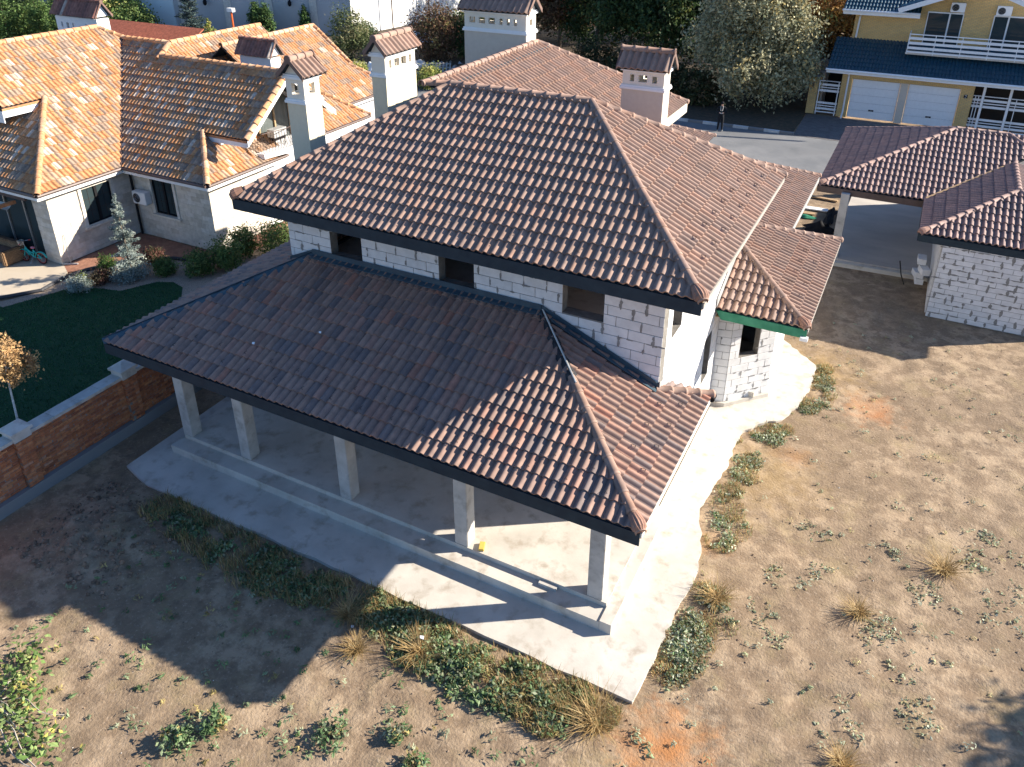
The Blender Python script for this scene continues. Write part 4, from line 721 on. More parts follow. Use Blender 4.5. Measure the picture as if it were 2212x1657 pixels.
slat_gate('gate', 6.3, 12, 'wide white slatted entrance gate right of the garage doors', ((6.86,.07,3.0),(8.32,.07,3.0),(10.2,.07,3.0),(6.45,.02,2.3),(6.62,.02,2.3),(8.7,.02,2.3)), [(6.32,6.78,a,b) for a, b in SL] + [(6.95,8.24,a,b) for a, b in SL] + [(8.41,10.1,a,b) for a, b in SL])
pp = MB(); pp.box(-3.55,-3.0,fwv,fwv+.5,0,2.5); pp = pp.obj('gate_pillar', M['yellow'], None); tag(pp, 'yellow brick gate pillar with a stepped grey cap left of the side gate', 'pillar'); box('cap', M['kerbg'], pp, -3.62,-2.93,fwv-.07,fwv+.57,2.5,2.62); box('lamp', M['gutter'], pp, -3.33,-3.24,fwv-.08,fwv-.005,1.85,2.15)
bwl = thing('boundary_wall', (-3.3, 50, 0), 'stepped boundary wall with pale caps running back beside the yellow house', 'wall')
for k, y in enumerate((47.4,49.2,51.2,53.4)): box('pier', M['tan'], bwl, -3.35, -2.75, y, y+.6, 0, 2.6+.42*k); box('cap', M['column'], bwl, -3.42, -2.68, y-.06, y+.66, 2.6+.42*k, 2.72+.42*k)
MB().box(-3.2,-2.9,46.9,55,0,2.4).obj('panel', M['yellow'], bwl); box('courtyard_shade', M['dark'], yh, -3.0, -1.56, 49.5, 49.6, 0, 3.2); MB().box(6.3,14,48.3,48.4,0,3.2).obj('porch_back', M['dark'], yh)  # dark sheets stand in for shade in the courtyard and the porch
# ================================================================== WAREHOUSE BEHIND
M['greyw'] = mat('grey_render', (.40,.42,.43), (.47,.48,.48), scale=.35, rough=.95, c3=(.36,.37,.37), s3=.2); M['whitew'] = mat('white_render', (.72,.72,.70), (.77,.77,.75), scale=.4, rough=.95)  # one render in two tones: shade and sunlight are put into the colour
wh = thing('warehouse', (-62, 56, 0), 'large plain warehouse with a grey shaded wall and a bright white side', 'building')
K = Vector((-50.5,56.5,0)); dl = Vector((-40,-16.5,0)).normalized(); dr = Vector((6,45,0)).normalized()
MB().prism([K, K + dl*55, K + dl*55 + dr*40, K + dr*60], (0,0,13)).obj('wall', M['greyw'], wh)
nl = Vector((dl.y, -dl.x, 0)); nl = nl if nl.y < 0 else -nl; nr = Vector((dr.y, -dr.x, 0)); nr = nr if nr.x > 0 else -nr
MB().prism([K + nr*.01, K + dr*60 + nr*.01, K + dr*60 + nr*.01 + Vector((0,0,13)), K + nr*.01 + Vector((0,0,13))], nr*.05).obj('white_cladding', M['whitew'], wh)  # thin sheet that carries the sunlit tone of the wall
for s in (3.5, 8.2, 12.6, 17.5):
    p = K + dl*s; MB().prism([p, p + dl*.75, p + dl*.75 + Vector((0,0,4.3)), p + Vector((0,0,4.3))], nl*.12).obj('pilaster', M['stone'], wh, col=(.6,.58,.53))
for s in (6.2, 15.2):
    p = K + dl*s + nl*.4 + Vector((0,0,3.2)); b = MB(); b.tube([p - nl*.4, p + Vector((0,0,.5)), p], .05, 5); b.ell(p, .2, .2, .32, 8, 5); b.obj('lantern', M['black'], wh)
p = K + dl*18.8; MB().prism([p, p + dl*3.6, p + dl*3.6 + Vector((0,0,3.6)), p + Vector((0,0,3.6))], nl*.15).obj('gate_door', mat('pale_gate', (.62,.72,.74), rough=.6), wh)
p = K + dl*23.6; b = MB(); b.prism([p, p + dl*4, p + dl*4 + Vector((0,0,6)), p + Vector((0,0,6))], nl*.8); b.obj('gate_pier', M['stone'], wh, col=(.62,.62,.6))
pipe = thing('pipe_rack', (-46, 75, 0), 'tan gas pipe on thin posts along the white warehouse side', 'pipe')
MB().tube([K + nr*.7 + dr*s + Vector((0,0,4.2)) for s in (-.5, 20, 45)], .14, 8).obj('pipe', M['wood'], pipe)
for s in (5, 11, 17.5, 25, 33): MB().tube([K + nr*1.1 + dr*s, K + nr*1.1 + dr*s + Vector((0,0,5)), K + nr*1.1 + dr*(s+1.1) + Vector((0,0,5))], .07, 6).obj('post', M['gutter'], pipe)
# ================================================================== PLANTS
def leaves_mesh(name, C, N_, size, tint, mt=None, asp=.55, parent=None, kind=None):
    """C centres (n,3), N_ normals; diamond shaped leaves"""
    n = len(C); r = RNG.normal(size=(n, 3)); a = np.cross(N_, r); a /= np.linalg.norm(a, axis=1)[:, None] + 1e-9; b = np.cross(N_, a)
    s = (size * RNG.uniform(.6, 1.3, n))[:, None]
    V = np.stack([C - a * s, C + b * s * asp - N_ * s * .12, C + a * s, C - b * s * asp - N_ * s * .12], 1).reshape(-1, 3)
    F = np.arange(4 * n).reshape(n, 4); o = newobj(name, mesh(name, V, F, mt or M['leaf'], False, np.repeat(tint, 4, 0)), parent, None, (0, 0, 0))
    return tag(o, kind=kind) if kind else o
def tints(n, pal, var=.25):
    P = np.array([p[0] for p in pal]); w_ = np.array([p[1] for p in pal], float); i = RNG.choice(len(P), n, p=w_ / w_.sum()); return P[i] * RNG.uniform(1 - var, 1 + var, (n, 1))
def unit(v): return v / (np.linalg.norm(v, axis=-1, keepdims=True) + 1e-9)
def crown(name, blobs, nclump, per, spread, size, pal, parent, up=.35, shell=.5, cvar=.3, droop=0):
    Cs = []; Ns = []; Ts = []; vol = np.array([b[1][0] * b[1][1] * b[1][2] for b in blobs]) ** .67; vol /= vol.sum()
    for (c, r), f in zip(blobs, vol):
        k = max(3, int(nclump * f)); d = unit(RNG.normal(size=(k, 3))); rad = RNG.uniform(shell ** 3, 1.05, k) ** (1 / 3) ; rad *= 1 + .18 * RNG.normal(size=k) * .6
        cc = np.array(c) + d * np.array(r) * rad[:, None]; ct = tints(k, pal, cvar)
        L = RNG.normal(size=(k, per, 3)) * spread * RNG.uniform(.6, 1.3, (k, 1, 1)); L[..., 2] *= 1 + droop; L[..., 2] -= droop * spread * .5
        Cs.append((cc[:, None] + L).reshape(-1, 3)); nn = unit(d[:, None] * .6 + RNG.normal(size=(k, per, 3)) * .7 + np.array([0, 0, up])); Ns.append(nn.reshape(-1, 3))
        Ts.append((ct[:, None] * RNG.uniform(.75, 1.25, (k, per, 1))).reshape(-1, 3))
    C = np.concatenate(Cs); keep = C[:, 2] > .0; return leaves_mesh(name, C[keep], np.concatenate(Ns)[keep], size, np.clip(np.concatenate(Ts), 0, .9)[keep], parent=parent)
def limbs(name, base, h, r, n, spread, mt, parent, lean=(0, 0)):
    b = MB(); x, y, z = base; top = (x + lean[0], y + lean[1], z + h * .8); b.tube([(x, y, z - .1), (x + lean[0]*.3 + .05, y + lean[1]*.3, z + h*.3), (x + lean[0]*.7, y + lean[1]*.7, z + h*.6), top], [r * 1.2, r * .85, r * .5, r * .12], 7)
    for i in range(n):
        f = random.uniform(.2, .7); a = random.uniform(0, 6.28); p = Vector((x + lean[0]*f, y + lean[1]*f, z + h * f * .8)); L = spread * random.uniform(.5, 1)
        q = p + Vector((math.cos(a) * L, math.sin(a) * L, L * random.uniform(.5, 1.1))); m_ = (p + q) / 2 + Vector((0, 0, L * .12)); b.tube([p, m_, q], [r * .4, r * .24, r * .05], 5)
    return b.obj(name, mt, parent, True)
DKG = [((.035,.065,.022), 4), ((.055,.085,.03), 3), ((.025,.045,.018), 3), ((.10,.11,.03), 1)]
RUST = [((.13,.065,.035), 3), ((.09,.05,.03), 3), ((.17,.11,.06), 2), ((.06,.055,.025), 3), ((.20,.16,.06), .8)]
OLIVE = [((.31,.295,.18), 4), ((.25,.245,.15), 4), ((.37,.34,.22), 2), ((.15,.16,.095), 2), ((.36,.29,.13), 1)]
AUT = [((.34,.17,.05), 3), ((.26,.12,.04), 3), ((.40,.24,.07), 2), ((.14,.09,.035), 2), ((.15,.15,.05), 1)]
THUJA = [((.055,.105,.03), 3), ((.04,.08,.025), 3), ((.085,.13,.04), 2)]
SILV = [((.20,.235,.22), 3), ((.15,.19,.18), 3), ((.26,.29,.26), 1.5)]
YELG = [((.26,.26,.07), 3), ((.17,.21,.055), 3), ((.33,.30,.11), 2)]
GRN = [((.075,.125,.035), 3), ((.055,.095,.03), 3), ((.12,.16,.05), 2)]
def tree(name, x, y, h, rad, pal, label, cat='tree', group=None, nb_=6, clumps=420, per=34, size=.13, spread=.32, lowest=.18, mt=None, droop=0, seed=None):
    t = thing(name, (x, y, 0), label, cat, group); limbs('trunk', (x, y, 0), h, .035 * h * .5, 9, rad * .8, mt or M['bark'], t)
    bl = [((x, y, h * .62), (rad * .8, rad * .8, h * .38))]
    for i in range(nb_):
        a = i * 2.4 + random.uniform(-.4, .4); f = random.uniform(.25, .85); rr = rad * random.uniform(.38, .6); bl.append(((x + math.cos(a) * rad * .62 * (1.15 - f * .5), y + math.sin(a) * rad * .62 * (1.15 - f * .5), h * (lowest + (.92 - lowest) * f)), (rr, rr, rr * random.uniform(.8, 1.2))))
    crown('crown', bl, clumps, per, spread, size, pal, t, droop=droop); return t
random.seed(21)
G1 = 'dark trees of the grove behind the road'
for k, (x, y, h, r, pal, lab) in enumerate((
    (-33,64,8,3.6,RUST,'rusty leaved tree behind the widest chimney, leftmost of the grove'), (-28.5,60,9.5,3.8,RUST,'reddish brown tree just right of the widest chimney'), (-23.5,57,10.5,4,DKG,'tall dark green tree at the middle of the grove'),
    (-19,53,10.5,3.8,DKG,'dark green tree rising right behind the narrow right hand chimney'), (-15.5,51,9.5,3.4,DKG,'dark tree between the right hand chimney and the silvery willow'), (-26.5,66,12,4,DKG,'farthest dark tree of the grove'), (-18,60,12,4.2,DKG,'tall dark tree at the back of the grove'), (-36,78,13,5,DKG,'hazy far tree behind the rusty tree, farthest left'), (-27,82,14,5.5,DKG,'far tall tree behind the grove, second from the left'), (-18,76,14,5.5,DKG,'far tall tree behind the middle of the grove'), (-8,76,14,5.5,DKG,'far tall tree behind the willow'), (1,74,13,5,RUST,'far brown tree behind the orange autumn tree'), (-11.5,56,12,4,DKG,'dark tree showing above and behind the willow'), (-6,58,12,4,DKG,'dark tall tree behind the willow crown on its right'))):
    tree('tree', x, y, h, r, pal, lab, 'tree', G1, clumps=330, per=34, size=.16, spread=.42, lowest=.1)
for k, (x, y, r, lab) in enumerate(((-21,50.2,1.9,'low dark shrub at the foot of the grove, left of the right hand chimney'),(-17,47.8,1.9,'low dark shrub behind the right hand chimney'),(-13.6,46.4,1.7,'low dark shrub left of the standing person'),(-11,45.6,1.5,'low brown shrub behind the standing person'))):
    t = thing('shrub', (x, y, 0), lab, 'shrub', 'shrubs under the grove'); limbs('stem', (x, y, 0), r, .05, 6, r, M['bark'], t); crown('foliage', [((x, y, r * .7), (r, r * .9, r * .9))], 150, 30, .25, .11, [((.05,.06,.025), 3), ((.10,.075,.04), 2), ((.035,.045,.02), 3)], t)
tree('willow_tree', -8.2, 46.6, 9.6, 3.6, OLIVE, 'large silvery olive willow behind the road, left of the yellow house', 'tree', clumps=1000, per=46, size=.12, spread=.34, lowest=.1, droop=.5, nb_=9)
tree('willow_tree', -5.7, 46.4, 8.4, 2.3, OLIVE, 'smaller silvery willow leaning beside the yellow gate pillar', 'tree', clumps=560, per=46, size=.12, spread=.34, lowest=.08, droop=.5, nb_=7)
tree('autumn_tree', -3.3, 51.5, 8.8, 2.6, AUT, 'orange autumn tree at the corner of the yellow house', 'tree', clumps=380, per=40, size=.12, spread=.34)
tree('tree', 17.6, 6.4, 6.3, 2.2, GRN, 'small green tree beyond the right edge of the yard', 'tree', clumps=260, per=40, size=.12, spread=.3, lowest=.4)
def conifer(name, x, y, h, r, pal, label, n=2600, size=.07, group=None, z0=.05, wob=.2):
    t = thing(name, (x, y, 0), label, 'tree', group); MB().tube([(x, y, -.05), (x, y, h * .97)], [h * .018 + .02, .01], 6).obj('trunk', M['bark'], t)
    nb_ = int(h * 26); br = []; C = []; N_ = []; Tn = []; b = MB()
    for i in range(nb_):
        f = (i + random.random()) / nb_; z = h * (z0 + (1 - z0) * f); L = r * (1 - f) ** .8 * random.uniform(.6, 1.1) + .05; a = random.uniform(0, 6.28); d = np.array([math.cos(a), math.sin(a), 0])
        m = max(6, int(n / nb_ * (1.6 - f))); s = RNG.uniform(.08, 1, m); side = np.array([-d[1], d[0], 0]); c = np.array([x, y, z]) + d * (L * s)[:, None] + side * (RNG.normal(size=m) * .16 * L * (1.1 - s * .6))[:, None] + np.array([0, 0, 1]) * (.18 * L * s * s - .1 * L * s + RNG.normal(size=m) * .035)[:, None]
        C.append(c); N_.append(unit(RNG.normal(size=(m, 3)) * .6 + np.array([0, 0, .8]))); Tn.append(tints(1, pal, .3) * RNG.uniform(.8, 1.2, (m, 1)))
        if i % 3 == 0: b.tube([(x, y, z), tuple(np.array([x, y, z]) + d * L * .8)], [.012, .004], 4)
    tag(b.obj('branch', M['bark'], t), kind='stuff'); leaves_mesh('crown', np.concatenate(C), np.concatenate(N_), size, np.concatenate(Tn), parent=t, asp=.35); return t
conifer('spruce_tree', -23.4, 7.1, 3.55, .78, SILV, 'slim silvery spruce growing in the gravel bed of the orange roofed house', 5200, .05)
conifer('spruce_tree', -63, 47, 5.6, 2.0, [((.05,.075,.075), 3), ((.035,.06,.06), 2)], 'dark bluish spruce in front of the grey warehouse wall', 5200, .13)
conifer('spruce_tree', -80.5, 46, 7.5, 2.6, SILV, 'pale blue spruce at the upper left behind the white chimney', 4200, .15)
conifer('pine_sapling', -58.3, 44.8, 2.7, 1.4, YELG, 'small bright yellow green pine before the dark spruce', 1600, .12)
def column_shrub(x, y, h, r, pal, label, group=None, n=110, per=34, name='thuja'):
    t = thing(name, (x, y, 0), label, 'tree', group); MB().tube([(x, y, -.05), (x, y, h * .8)], [.06, .02], 5).obj('trunk', M['bark'], t)
    crown('crown', [((x, y, h * .3), (r, r, h * .32)), ((x, y, h * .6), (r * .8, r * .8, h * .34)), ((x, y, h * .84), (r * .4, r * .4, h * .2))], n, per, r * .22, .10, pal, t, up=.6); return t
G2 = 'columnar evergreens at the upper left'
for x, y, h, r, lab in ((-78,35,6.2,1.1,'leftmost tall columnar thuja at the upper left edge'), (-75.6,36,5.8,1.15,'second columnar thuja from the upper left edge'), (-73.6,38,5.2,1.0,'columnar thuja with white blossom shrub at its foot'), (-70.8,38.5,5.4,.95,'dark columnar thuja just left of the white chimney'), (-58.2,51,3.6,.8,'dark cypress against the grey warehouse wall'), (-57.2,51.4,3.3,.7,'shorter cypress touching the dark cypress by the warehouse'), (-54.5,54,2.9,.5,'lone small cypress near the warehouse corner')): column_shrub(x, y, h, r, THUJA, lab, G2)
def bush(x, y, r, h, pal, label, n=110, per=30, size=.05, cat='bush', name='bush', group=None, spread=None, z=0, up=.4):
    t = thing(name, (x, y, z), label, cat, group); b = MB()
    for k in range(6): a = k * 1.05; b.tube([(x, y, z - .03), (x + math.cos(a) * r * .3, y + math.sin(a) * r * .3, z + h * .5), (x + math.cos(a) * r * .7, y + math.sin(a) * r * .7, z + h * .8)], [.012 + r * .01, .008 + r * .006, .003], 4)
    b.obj('stem', M['bark'], t); crown('foliage', [((x, y, z + h * .5), (r, r, h * .5))], n, per, spread or r * .22, size, pal, t, up=up); return t
G3 = 'mixed garden trees behind the orange roofs'
for x, y, r, h, pal, lab in ((-79,46.5,2.4,4.6,OLIVE,'grey green round tree behind the white chimney'), (-75,46,2.2,3.8,YELG,'yellow green tree right of the white chimney'), (-71.6,45.6,2.2,4.2,YELG,'pale yellow leafy tree left of the pale gate'), (-68.8,44.8,1.8,3.0,GRN,'green rounded shrub below the pale gate'), (-77.5,41,2.5,3.4,GRN,'broad green shrub between the columnar thujas and the chimney'), (-82,40,3,4,DKG,'dark leafy tree at the far upper left'), (-90,42,4,7,DKG,'tall dark tree in the far upper left corner'), (-85,52,3.5,7,DKG,'dark tree behind the pale blue spruce')):
    bush(x, y, r, h, pal, lab, 220, 32, .14, 'tree', 'garden_tree', G3)
bush(-42.9,46.5,1.5,4.6,[((.12,.14,.06), 3), ((.20,.19,.10), 2), ((.07,.09,.035), 2)], 'sunlit small tree at the white corner of the warehouse', 160, 30, .11, 'tree', 'small_tree')
bush(-36.5,50.5,2.2,4.4,RUST, 'tall dark reddish bush behind the rubbish heap, left of the widest chimney', 260, 32, .11); bush(-34.4,52.5,1.8,4.0,DKG, 'dark bush tucked against the widest chimney', 200, 32, .11)
bush(-38.5,62,2.6,2.4,YELG, 'yellowing scrub before the white warehouse side', 160, 30, .13); bush(-30.8,40.6,.95,1.5,YELG, 'bright yellow green bush just above the brown ridge', 130, 30, .09); bush(-37.6,40.6,.7,1.3,YELG, 'small bright bush at the end of the orange roof', 90, 30, .08)
bush(-46,52.5,1.4,2.0,DKG, 'low dark shrub under the warehouse corner', 110, 30, .1)
G4 = 'shrubs of the gravel bed'
bush(-24.75,7.0,.34,.6,[((.05,.095,.02), 3), ((.035,.07,.02), 2)], 'clipped dark green ball shrub beside the silvery spruce', 90, 34, .03, group=G4); bush(-24.55,5.72,.3,.4,YELG, 'small yellow green shrub at the bed corner by the terrace', 60, 30, .03, group=G4); bush(-24.25,5.35,.42,.45,SILV, 'pale grey lavender cushion at the edge of the lawn', 90, 30, .035, group=G4)
bush(-24.1,6.2,.4,.5,[((.10,.045,.035), 3), ((.06,.05,.03), 2)], 'dark red shrub left of the silvery spruce', 60, 26, .04, group=G4); bush(-23.7,8.5,.4,.6,[((.09,.04,.03), 3), ((.05,.05,.025), 3)], 'dark reddish shrub right behind the silvery spruce', 70, 26, .04, group=G4); bush(-22.4,7.95,.42,.65,GRN, 'green dome shrub right of the silvery spruce', 90, 30, .04, group=G4); bush(-23.35,6.95,.6,.5,SILV, 'spreading silvery juniper at the foot of the spruce', 110, 30, .04, group=G4)
for x, y, r, h, lab in ((-21.2,8.6,.55,.9,'green shrub at the bed end nearest the brown porch roof'),(-20.6,9.5,.7,1.2,'leafy shrub behind the porch roof edge'),(-20.9,10.8,.5,1.3,'thin airy shrub before the orange house corner'),(-19.8,11.6,.7,1.4,'green shrub by the low iron railing'),(-19.5,13.4,.8,2.0,'dark upright shrub beside the white block wall')): bush(x, y, r, h, GRN, lab, 110, 28, .05, group=G4)
# young tree with golden leaves on the lawn
yt = thing('young_tree', (-16.0,-2.22,0), 'young pale stemmed tree with golden brown leaves behind the brick wall', 'tree'); MB().tube([(-16.0,-2.22,-.05),(-16.0,-2.2,1.6),(-16.02,-2.1,2.9),(-16.0,-2.0,3.6)], [.035,.03,.022,.01], 7).obj('trunk', M['birch'], yt)
for k in range(6): MB().tube([(-16.02,-2.1,2.7 + .12 * k), (-16.02 + .45 * math.cos(k * 2.1), -2.1 + .45 * math.sin(k * 2.1), 3.0 + .12 * k)], [.012,.004], 4).obj('branch', M['birch'], yt)
crown('crown', [((-16.05,-2.0,3.55),(.42,.42,.32)), ((-15.8,-1.75,3.15),(.32,.32,.3)), ((-16.3,-2.2,3.2),(.32,.32,.3)), ((-15.75,-2.15,2.95),(.22,.22,.25))], 110, 26, .08, .045, [((.40,.27,.13), 3), ((.30,.19,.09), 3), ((.22,.14,.07), 2)], yt, droop=.4)
# lawn blades, weeds, dry tufts
def inside(px, py, poly):
    r = np.zeros(len(px), bool)
    for i in range(len(poly)):
        (x1, y1), (x2, y2) = poly[i], poly[(i + 1) % len(poly)]; c = ((y1 > py) != (y2 > py)) & (px < (x2 - x1) * (py - y1) / (y2 - y1 + 1e-12) + x1); r ^= c
    return r
def blades(name, X, Y, h, wd, pal, label, lean=.5, mt=None, kind='stuff', parent=None, z=None, cat='grass'):
    n = len(X); Z = gz(X, Y) if z is None else np.full(n, z); a = RNG.uniform(0, 6.28, n); hh = h * RNG.uniform(.5, 1.3, n); d = np.stack([np.cos(a), np.sin(a)], 1); l = RNG.uniform(.1, 1, n) * lean * hh
    B = np.stack([X, Y, Z], 1); s = np.stack([-d[:, 1], d[:, 0], np.zeros(n)], 1) * wd * .5; Mi = B + np.concatenate([d * (l * .4)[:, None], (hh * .6)[:, None]], 1); T = B + np.concatenate([d * l[:, None], hh[:, None]], 1)
    V = np.stack([B - s, B + s, Mi + s * .8, Mi - s * .8, T], 1).reshape(-1, 3); k = np.arange(n)[:, None] * 5; F = (k + np.array([0, 1, 2, 3])).tolist() + (k + np.array([3, 2, 4])).tolist()
    o = newobj(name, mesh(name, V, F, mt or M['leaf'], False, np.repeat(tints(n, pal, .3), 5, 0)), parent, None, (0, 0, 0)); return tag(o, label, cat if label else None, None, kind)
px, py = RNG.uniform(-27.5, -15.3, 60000), RNG.uniform(-6, 8.4, 60000); k = inside(px, py, lawn); blades('lawn_grass', px[k], py[k], .06, .02, [((.02,.075,.03), 3), ((.03,.095,.035), 2)], 'short dark green lawn behind the brick wall', z=-.03)
apr = [(x, y) for x, y in ap2]
WEED = [((.11,.165,.075), 3), ((.155,.20,.115), 3), ((.08,.135,.055), 3), ((.22,.24,.16), 1.5), ((.27,.22,.09), 1.2)]
DRY = [((.34,.235,.105), 3), ((.29,.19,.08), 3), ((.41,.31,.16), 2), ((.21,.155,.07), 2)]
def weedpatch(name, spots, label, pal=WEED, size=.05, hmax=.3, dens=300, keepout=True):
    Cs = []; 
    for (x, y, r, h, q) in spots:
        n = int(dens * r * r * 3.1 * q) + 8; a = RNG.uniform(0, 6.28, n); rr = r * np.sqrt(RNG.uniform(0, 1, n)); X, Y = x + rr * np.cos(a), y + rr * np.sin(a); k = vnoise(X * 2.6, Y * 2.6, 5) + .6 * vnoise(X * 7, Y * 7, 6) > .80
        X, Y = X[k], Y[k]
        if keepout: m = ~inside(X, Y, apr) | (RNG.uniform(size=len(X)) < .05); X, Y = X[m], Y[m]
        m = len(X); hs = h * (1 - (np.hypot(X - x, Y - y) / r) ** 2 * .6) * RNG.uniform(.5, 1.2, m)
        for j in range(5): f = RNG.uniform(.1, 1, m); Cs.append(np.stack([X + RNG.normal(size=m) * .05, Y + RNG.normal(size=m) * .05, gz(X, Y) + hs * f + .01], 1))
    C = np.concatenate(Cs); n = len(C); o = leaves_mesh(name, C, unit(RNG.normal(size=(n, 3)) * .8 + np.array([0, 0, .8])), size, tints(n, pal, .3) * (.75 + .5 * vnoise(C[:, 0] * 3, C[:, 1] * 3, 11))[:, None], kind='stuff'); return tag(o, label, 'weeds')
front = [(-11.4,-1.45,.5,.2,.8),(-10.6,-1.55,.5,.22,1),(-9.8,-1.6,.55,.26,1),(-9.0,-1.65,.6,.3,1),(-8.2,-1.7,.65,.34,1.1),(-7.4,-1.7,.6,.34,1.1),(-6.6,-1.65,.5,.3,1),(-5.9,-1.55,.4,.25,.8),(-4.9,-1.6,.5,.32,1.1),(-4.2,-1.7,.6,.42,1.2),(-3.5,-1.85,.65,.42,1.2),(-2.8,-1.95,.6,.4,1.2),(-2.1,-2.0,.65,.42,1.3),(-1.5,-1.95,.6,.42,1.3),(-.9,-1.85,.6,.45,1.3),(-.5,-2.1,.45,.4,1.1),(-.1,-1.6,.4,.3,.8),(.5,-1.6,.3,.2,.5)]
front = [(x, y - (.28 if x < -5.5 else .1), r * 1.05, h * .52, q * .7) for x, y, r, h, q in front]
weedpatch('weeds', front, 'thick green weeds along the front edge of the concrete apron')
right = [(1.35,-.3,.32,.25,1),(1.45,.1,.42,.34,1.3),(1.5,.6,.42,.34,1.2),(1.45,1.1,.35,.3,1),(1.8,1.4,.45,.34,1.1),(1.5,1.9,.35,.22,.6),(1.35,3.7,.32,.25,.9),(1.45,4.3,.42,.28,1.1),(1.2,4.9,.38,.26,1.1),(1.1,5.6,.3,.2,.8),(1.3,6.4,.32,.2,.9),(1.25,7.1,.35,.22,1),(1.15,7.7,.32,.2,1),(1.5,8.5,.45,.26,1.2),(2.3,10.4,.32,.24,1.1),(2.5,10.9,.38,.28,1.4),(2.6,11.5,.38,.28,1.4),(2.5,12.2,.3,.24,1),(2.45,12.9,.25,.2,.7),(1.8,8.9,.3,.2,.8)]
right = [(x + .05, y + .1, r * 1.1, h * .4, q * .6) for x, y, r, h, q in right]
weedpatch('weeds', right, 'green and silvery weeds along the right edge of the concrete apron', WEED + [((.36,.38,.29), 6), ((.29,.33,.21), 6)], .04)
GW = [((.26,.285,.20), 3), ((.33,.35,.26), 2), ((.20,.235,.14), 3), ((.36,.31,.16), 1.5)]
rs = np.random.default_rng(5); sp = [(x, y, rs.uniform(.18, .5), rs.uniform(.03, .07), rs.uniform(.05, .3)) for x, y in ((2.9,1.9),(3.1,1.6),(2.6,2.3),(4.7,2.6),(4.4,3.1),(5.1,3.0),(5.9,4.4),(6.4,4.1),(6.8,4.9),(7.3,4.4),(7.8,5.3),(5.6,2.0),(5.2,5.6),(6.9,6.0),(7.9,3.9),(4.1,1.2),(6.3,2.6),(3.9,3.9),(8.3,5.6),(7.2,6.9),(5.4,7.2),(3.4,5.2),(8.0,6.6),(8.8,7.4),(6.0,8.8),(4.6,.3),(5.9,1.0),(3.0,3.4))]
weedpatch('weeds', sp, 'sparse grey green weeds scattered over the dry yard on the right', GW, .035, .12, 260)
def scatter_rosettes(n, box_, pal, label, size, seed, name='weeds'):
    r = np.random.default_rng(seed); C = []; Nn = []; T = []
    for i in range(n):
        x, y = r.uniform(box_[0], box_[1]), r.uniform(box_[2], box_[3])
        if inside(np.array([x]), np.array([y]), apr)[0]: continue
        m = r.integers(6, 16); s = size * r.uniform(.5, 1.7); a = r.uniform(0, 6.28, m); q = r.uniform(.3, 1, m) * s; C.append(np.stack([x + q * np.cos(a), y + q * np.sin(a), gz(np.full(m, x), np.full(m, y)) + r.uniform(.01, .06, m) + s * .3], 1)); Nn.append(unit(np.stack([np.cos(a) * .5, np.sin(a) * .5, np.ones(m)], 1) + r.normal(size=(m, 3)) * .3)); T.append(tints(1, pal, .3) * r.uniform(.8, 1.2, (m, 1)))
    o = leaves_mesh(name, np.concatenate(C), np.concatenate(Nn), size * .55, np.concatenate(T), asp=.35, kind='stuff'); return tag(o, label, 'weeds')
scatter_rosettes(330, (-11.5, 1.6, -7.5, -1.5), WEED, 'small green rosettes dotted over the bare earth in front of the porch', .085, 3)
scatter_rosettes(260, (1.2, 9.5, -3.5, 17), GW, 'small grey green sprouts dotted over the dry yard beside the house', .07, 4)
def tuft(x, y, r, h, pal, label, n=260, group=None, cat='grass tuft', name='grass_tuft'):
    a = RNG.uniform(0, 6.28, n); q = r * .35 * np.sqrt(RNG.uniform(0, 1, n)); o = blades(name, x + q * np.cos(a), y + q * np.sin(a), h * .75, .012, pal, label, lean=r / h * 2.2, kind=None, cat=cat)
    if group: o['group'] = group
G5 = 'dry grass tufts in the yard'
for x, y, r, h, lab in ((.45,-1.95,.55,.42,'large dry grass tuft at the front corner of the apron'),(-3.35,-2.2,.45,.4,'dry straw clump amid the front weeds below a white paper scrap'),(-5.3,-2.1,.45,.35,'dry grass tuft at the edge of the porch shadow'),(-4.6,-2.75,.35,.28,'small straw tuft on bare earth before the front weeds'),(1.75,2.0,.4,.34,'golden dry tuft among the right hand weeds'),(6.25,5.3,.45,.3,'golden grass tuft far out in the right yard'),(4.6,3.1,.33,.24,'round dry tuft in the middle of the right yard'),(4.75,-.6,.35,.32,'yellowish tuft at the bottom edge of the picture')): tuft(x, y, r, h, DRY, lab, 330, G5)
G6 = 'leafy clumps on the bare earth'
for x, y, r, h, lab in ((-6.3,-5.9,.3,.3,'leafy green clump casting a shadow near the lower left'),(-5.95,-5.35,.25,.35,'tall sprig clump with long thin shadows at lower left'),(-3.85,-4.5,.32,.2,'low grey green clump near the bottom centre left'),(-2.1,-4.3,.22,.22,'small upright green clump at the bottom centre'),(-2.75,-3.9,.2,.18,'small silver green clump near the bottom centre')): bush(x, y, r, h, WEED, lab, 34, 16, .045, 'weed', 'weed_clump', G6, z=float(gz(x, y)), up=.7)
vb_ = thing('vine', (-8.8,-6.9,-.05), 'broad leaved creeping vine at the lower left corner', 'plant'); b = MB()
for k in range(9): a = random.uniform(-.6, 1.7); p = (-10.2 + random.uniform(-.3,.3), -7.2 + random.uniform(-.4,.4)); b.tube([(p[0] + math.cos(a) * s_ * 2.2, p[1] + math.sin(a) * s_ * .6 + .12 * math.sin(6 * s_), .02 + .15 * math.sin(3.1 * s_)) for s_ in np.linspace(0, 1, 8)], .012, 4)
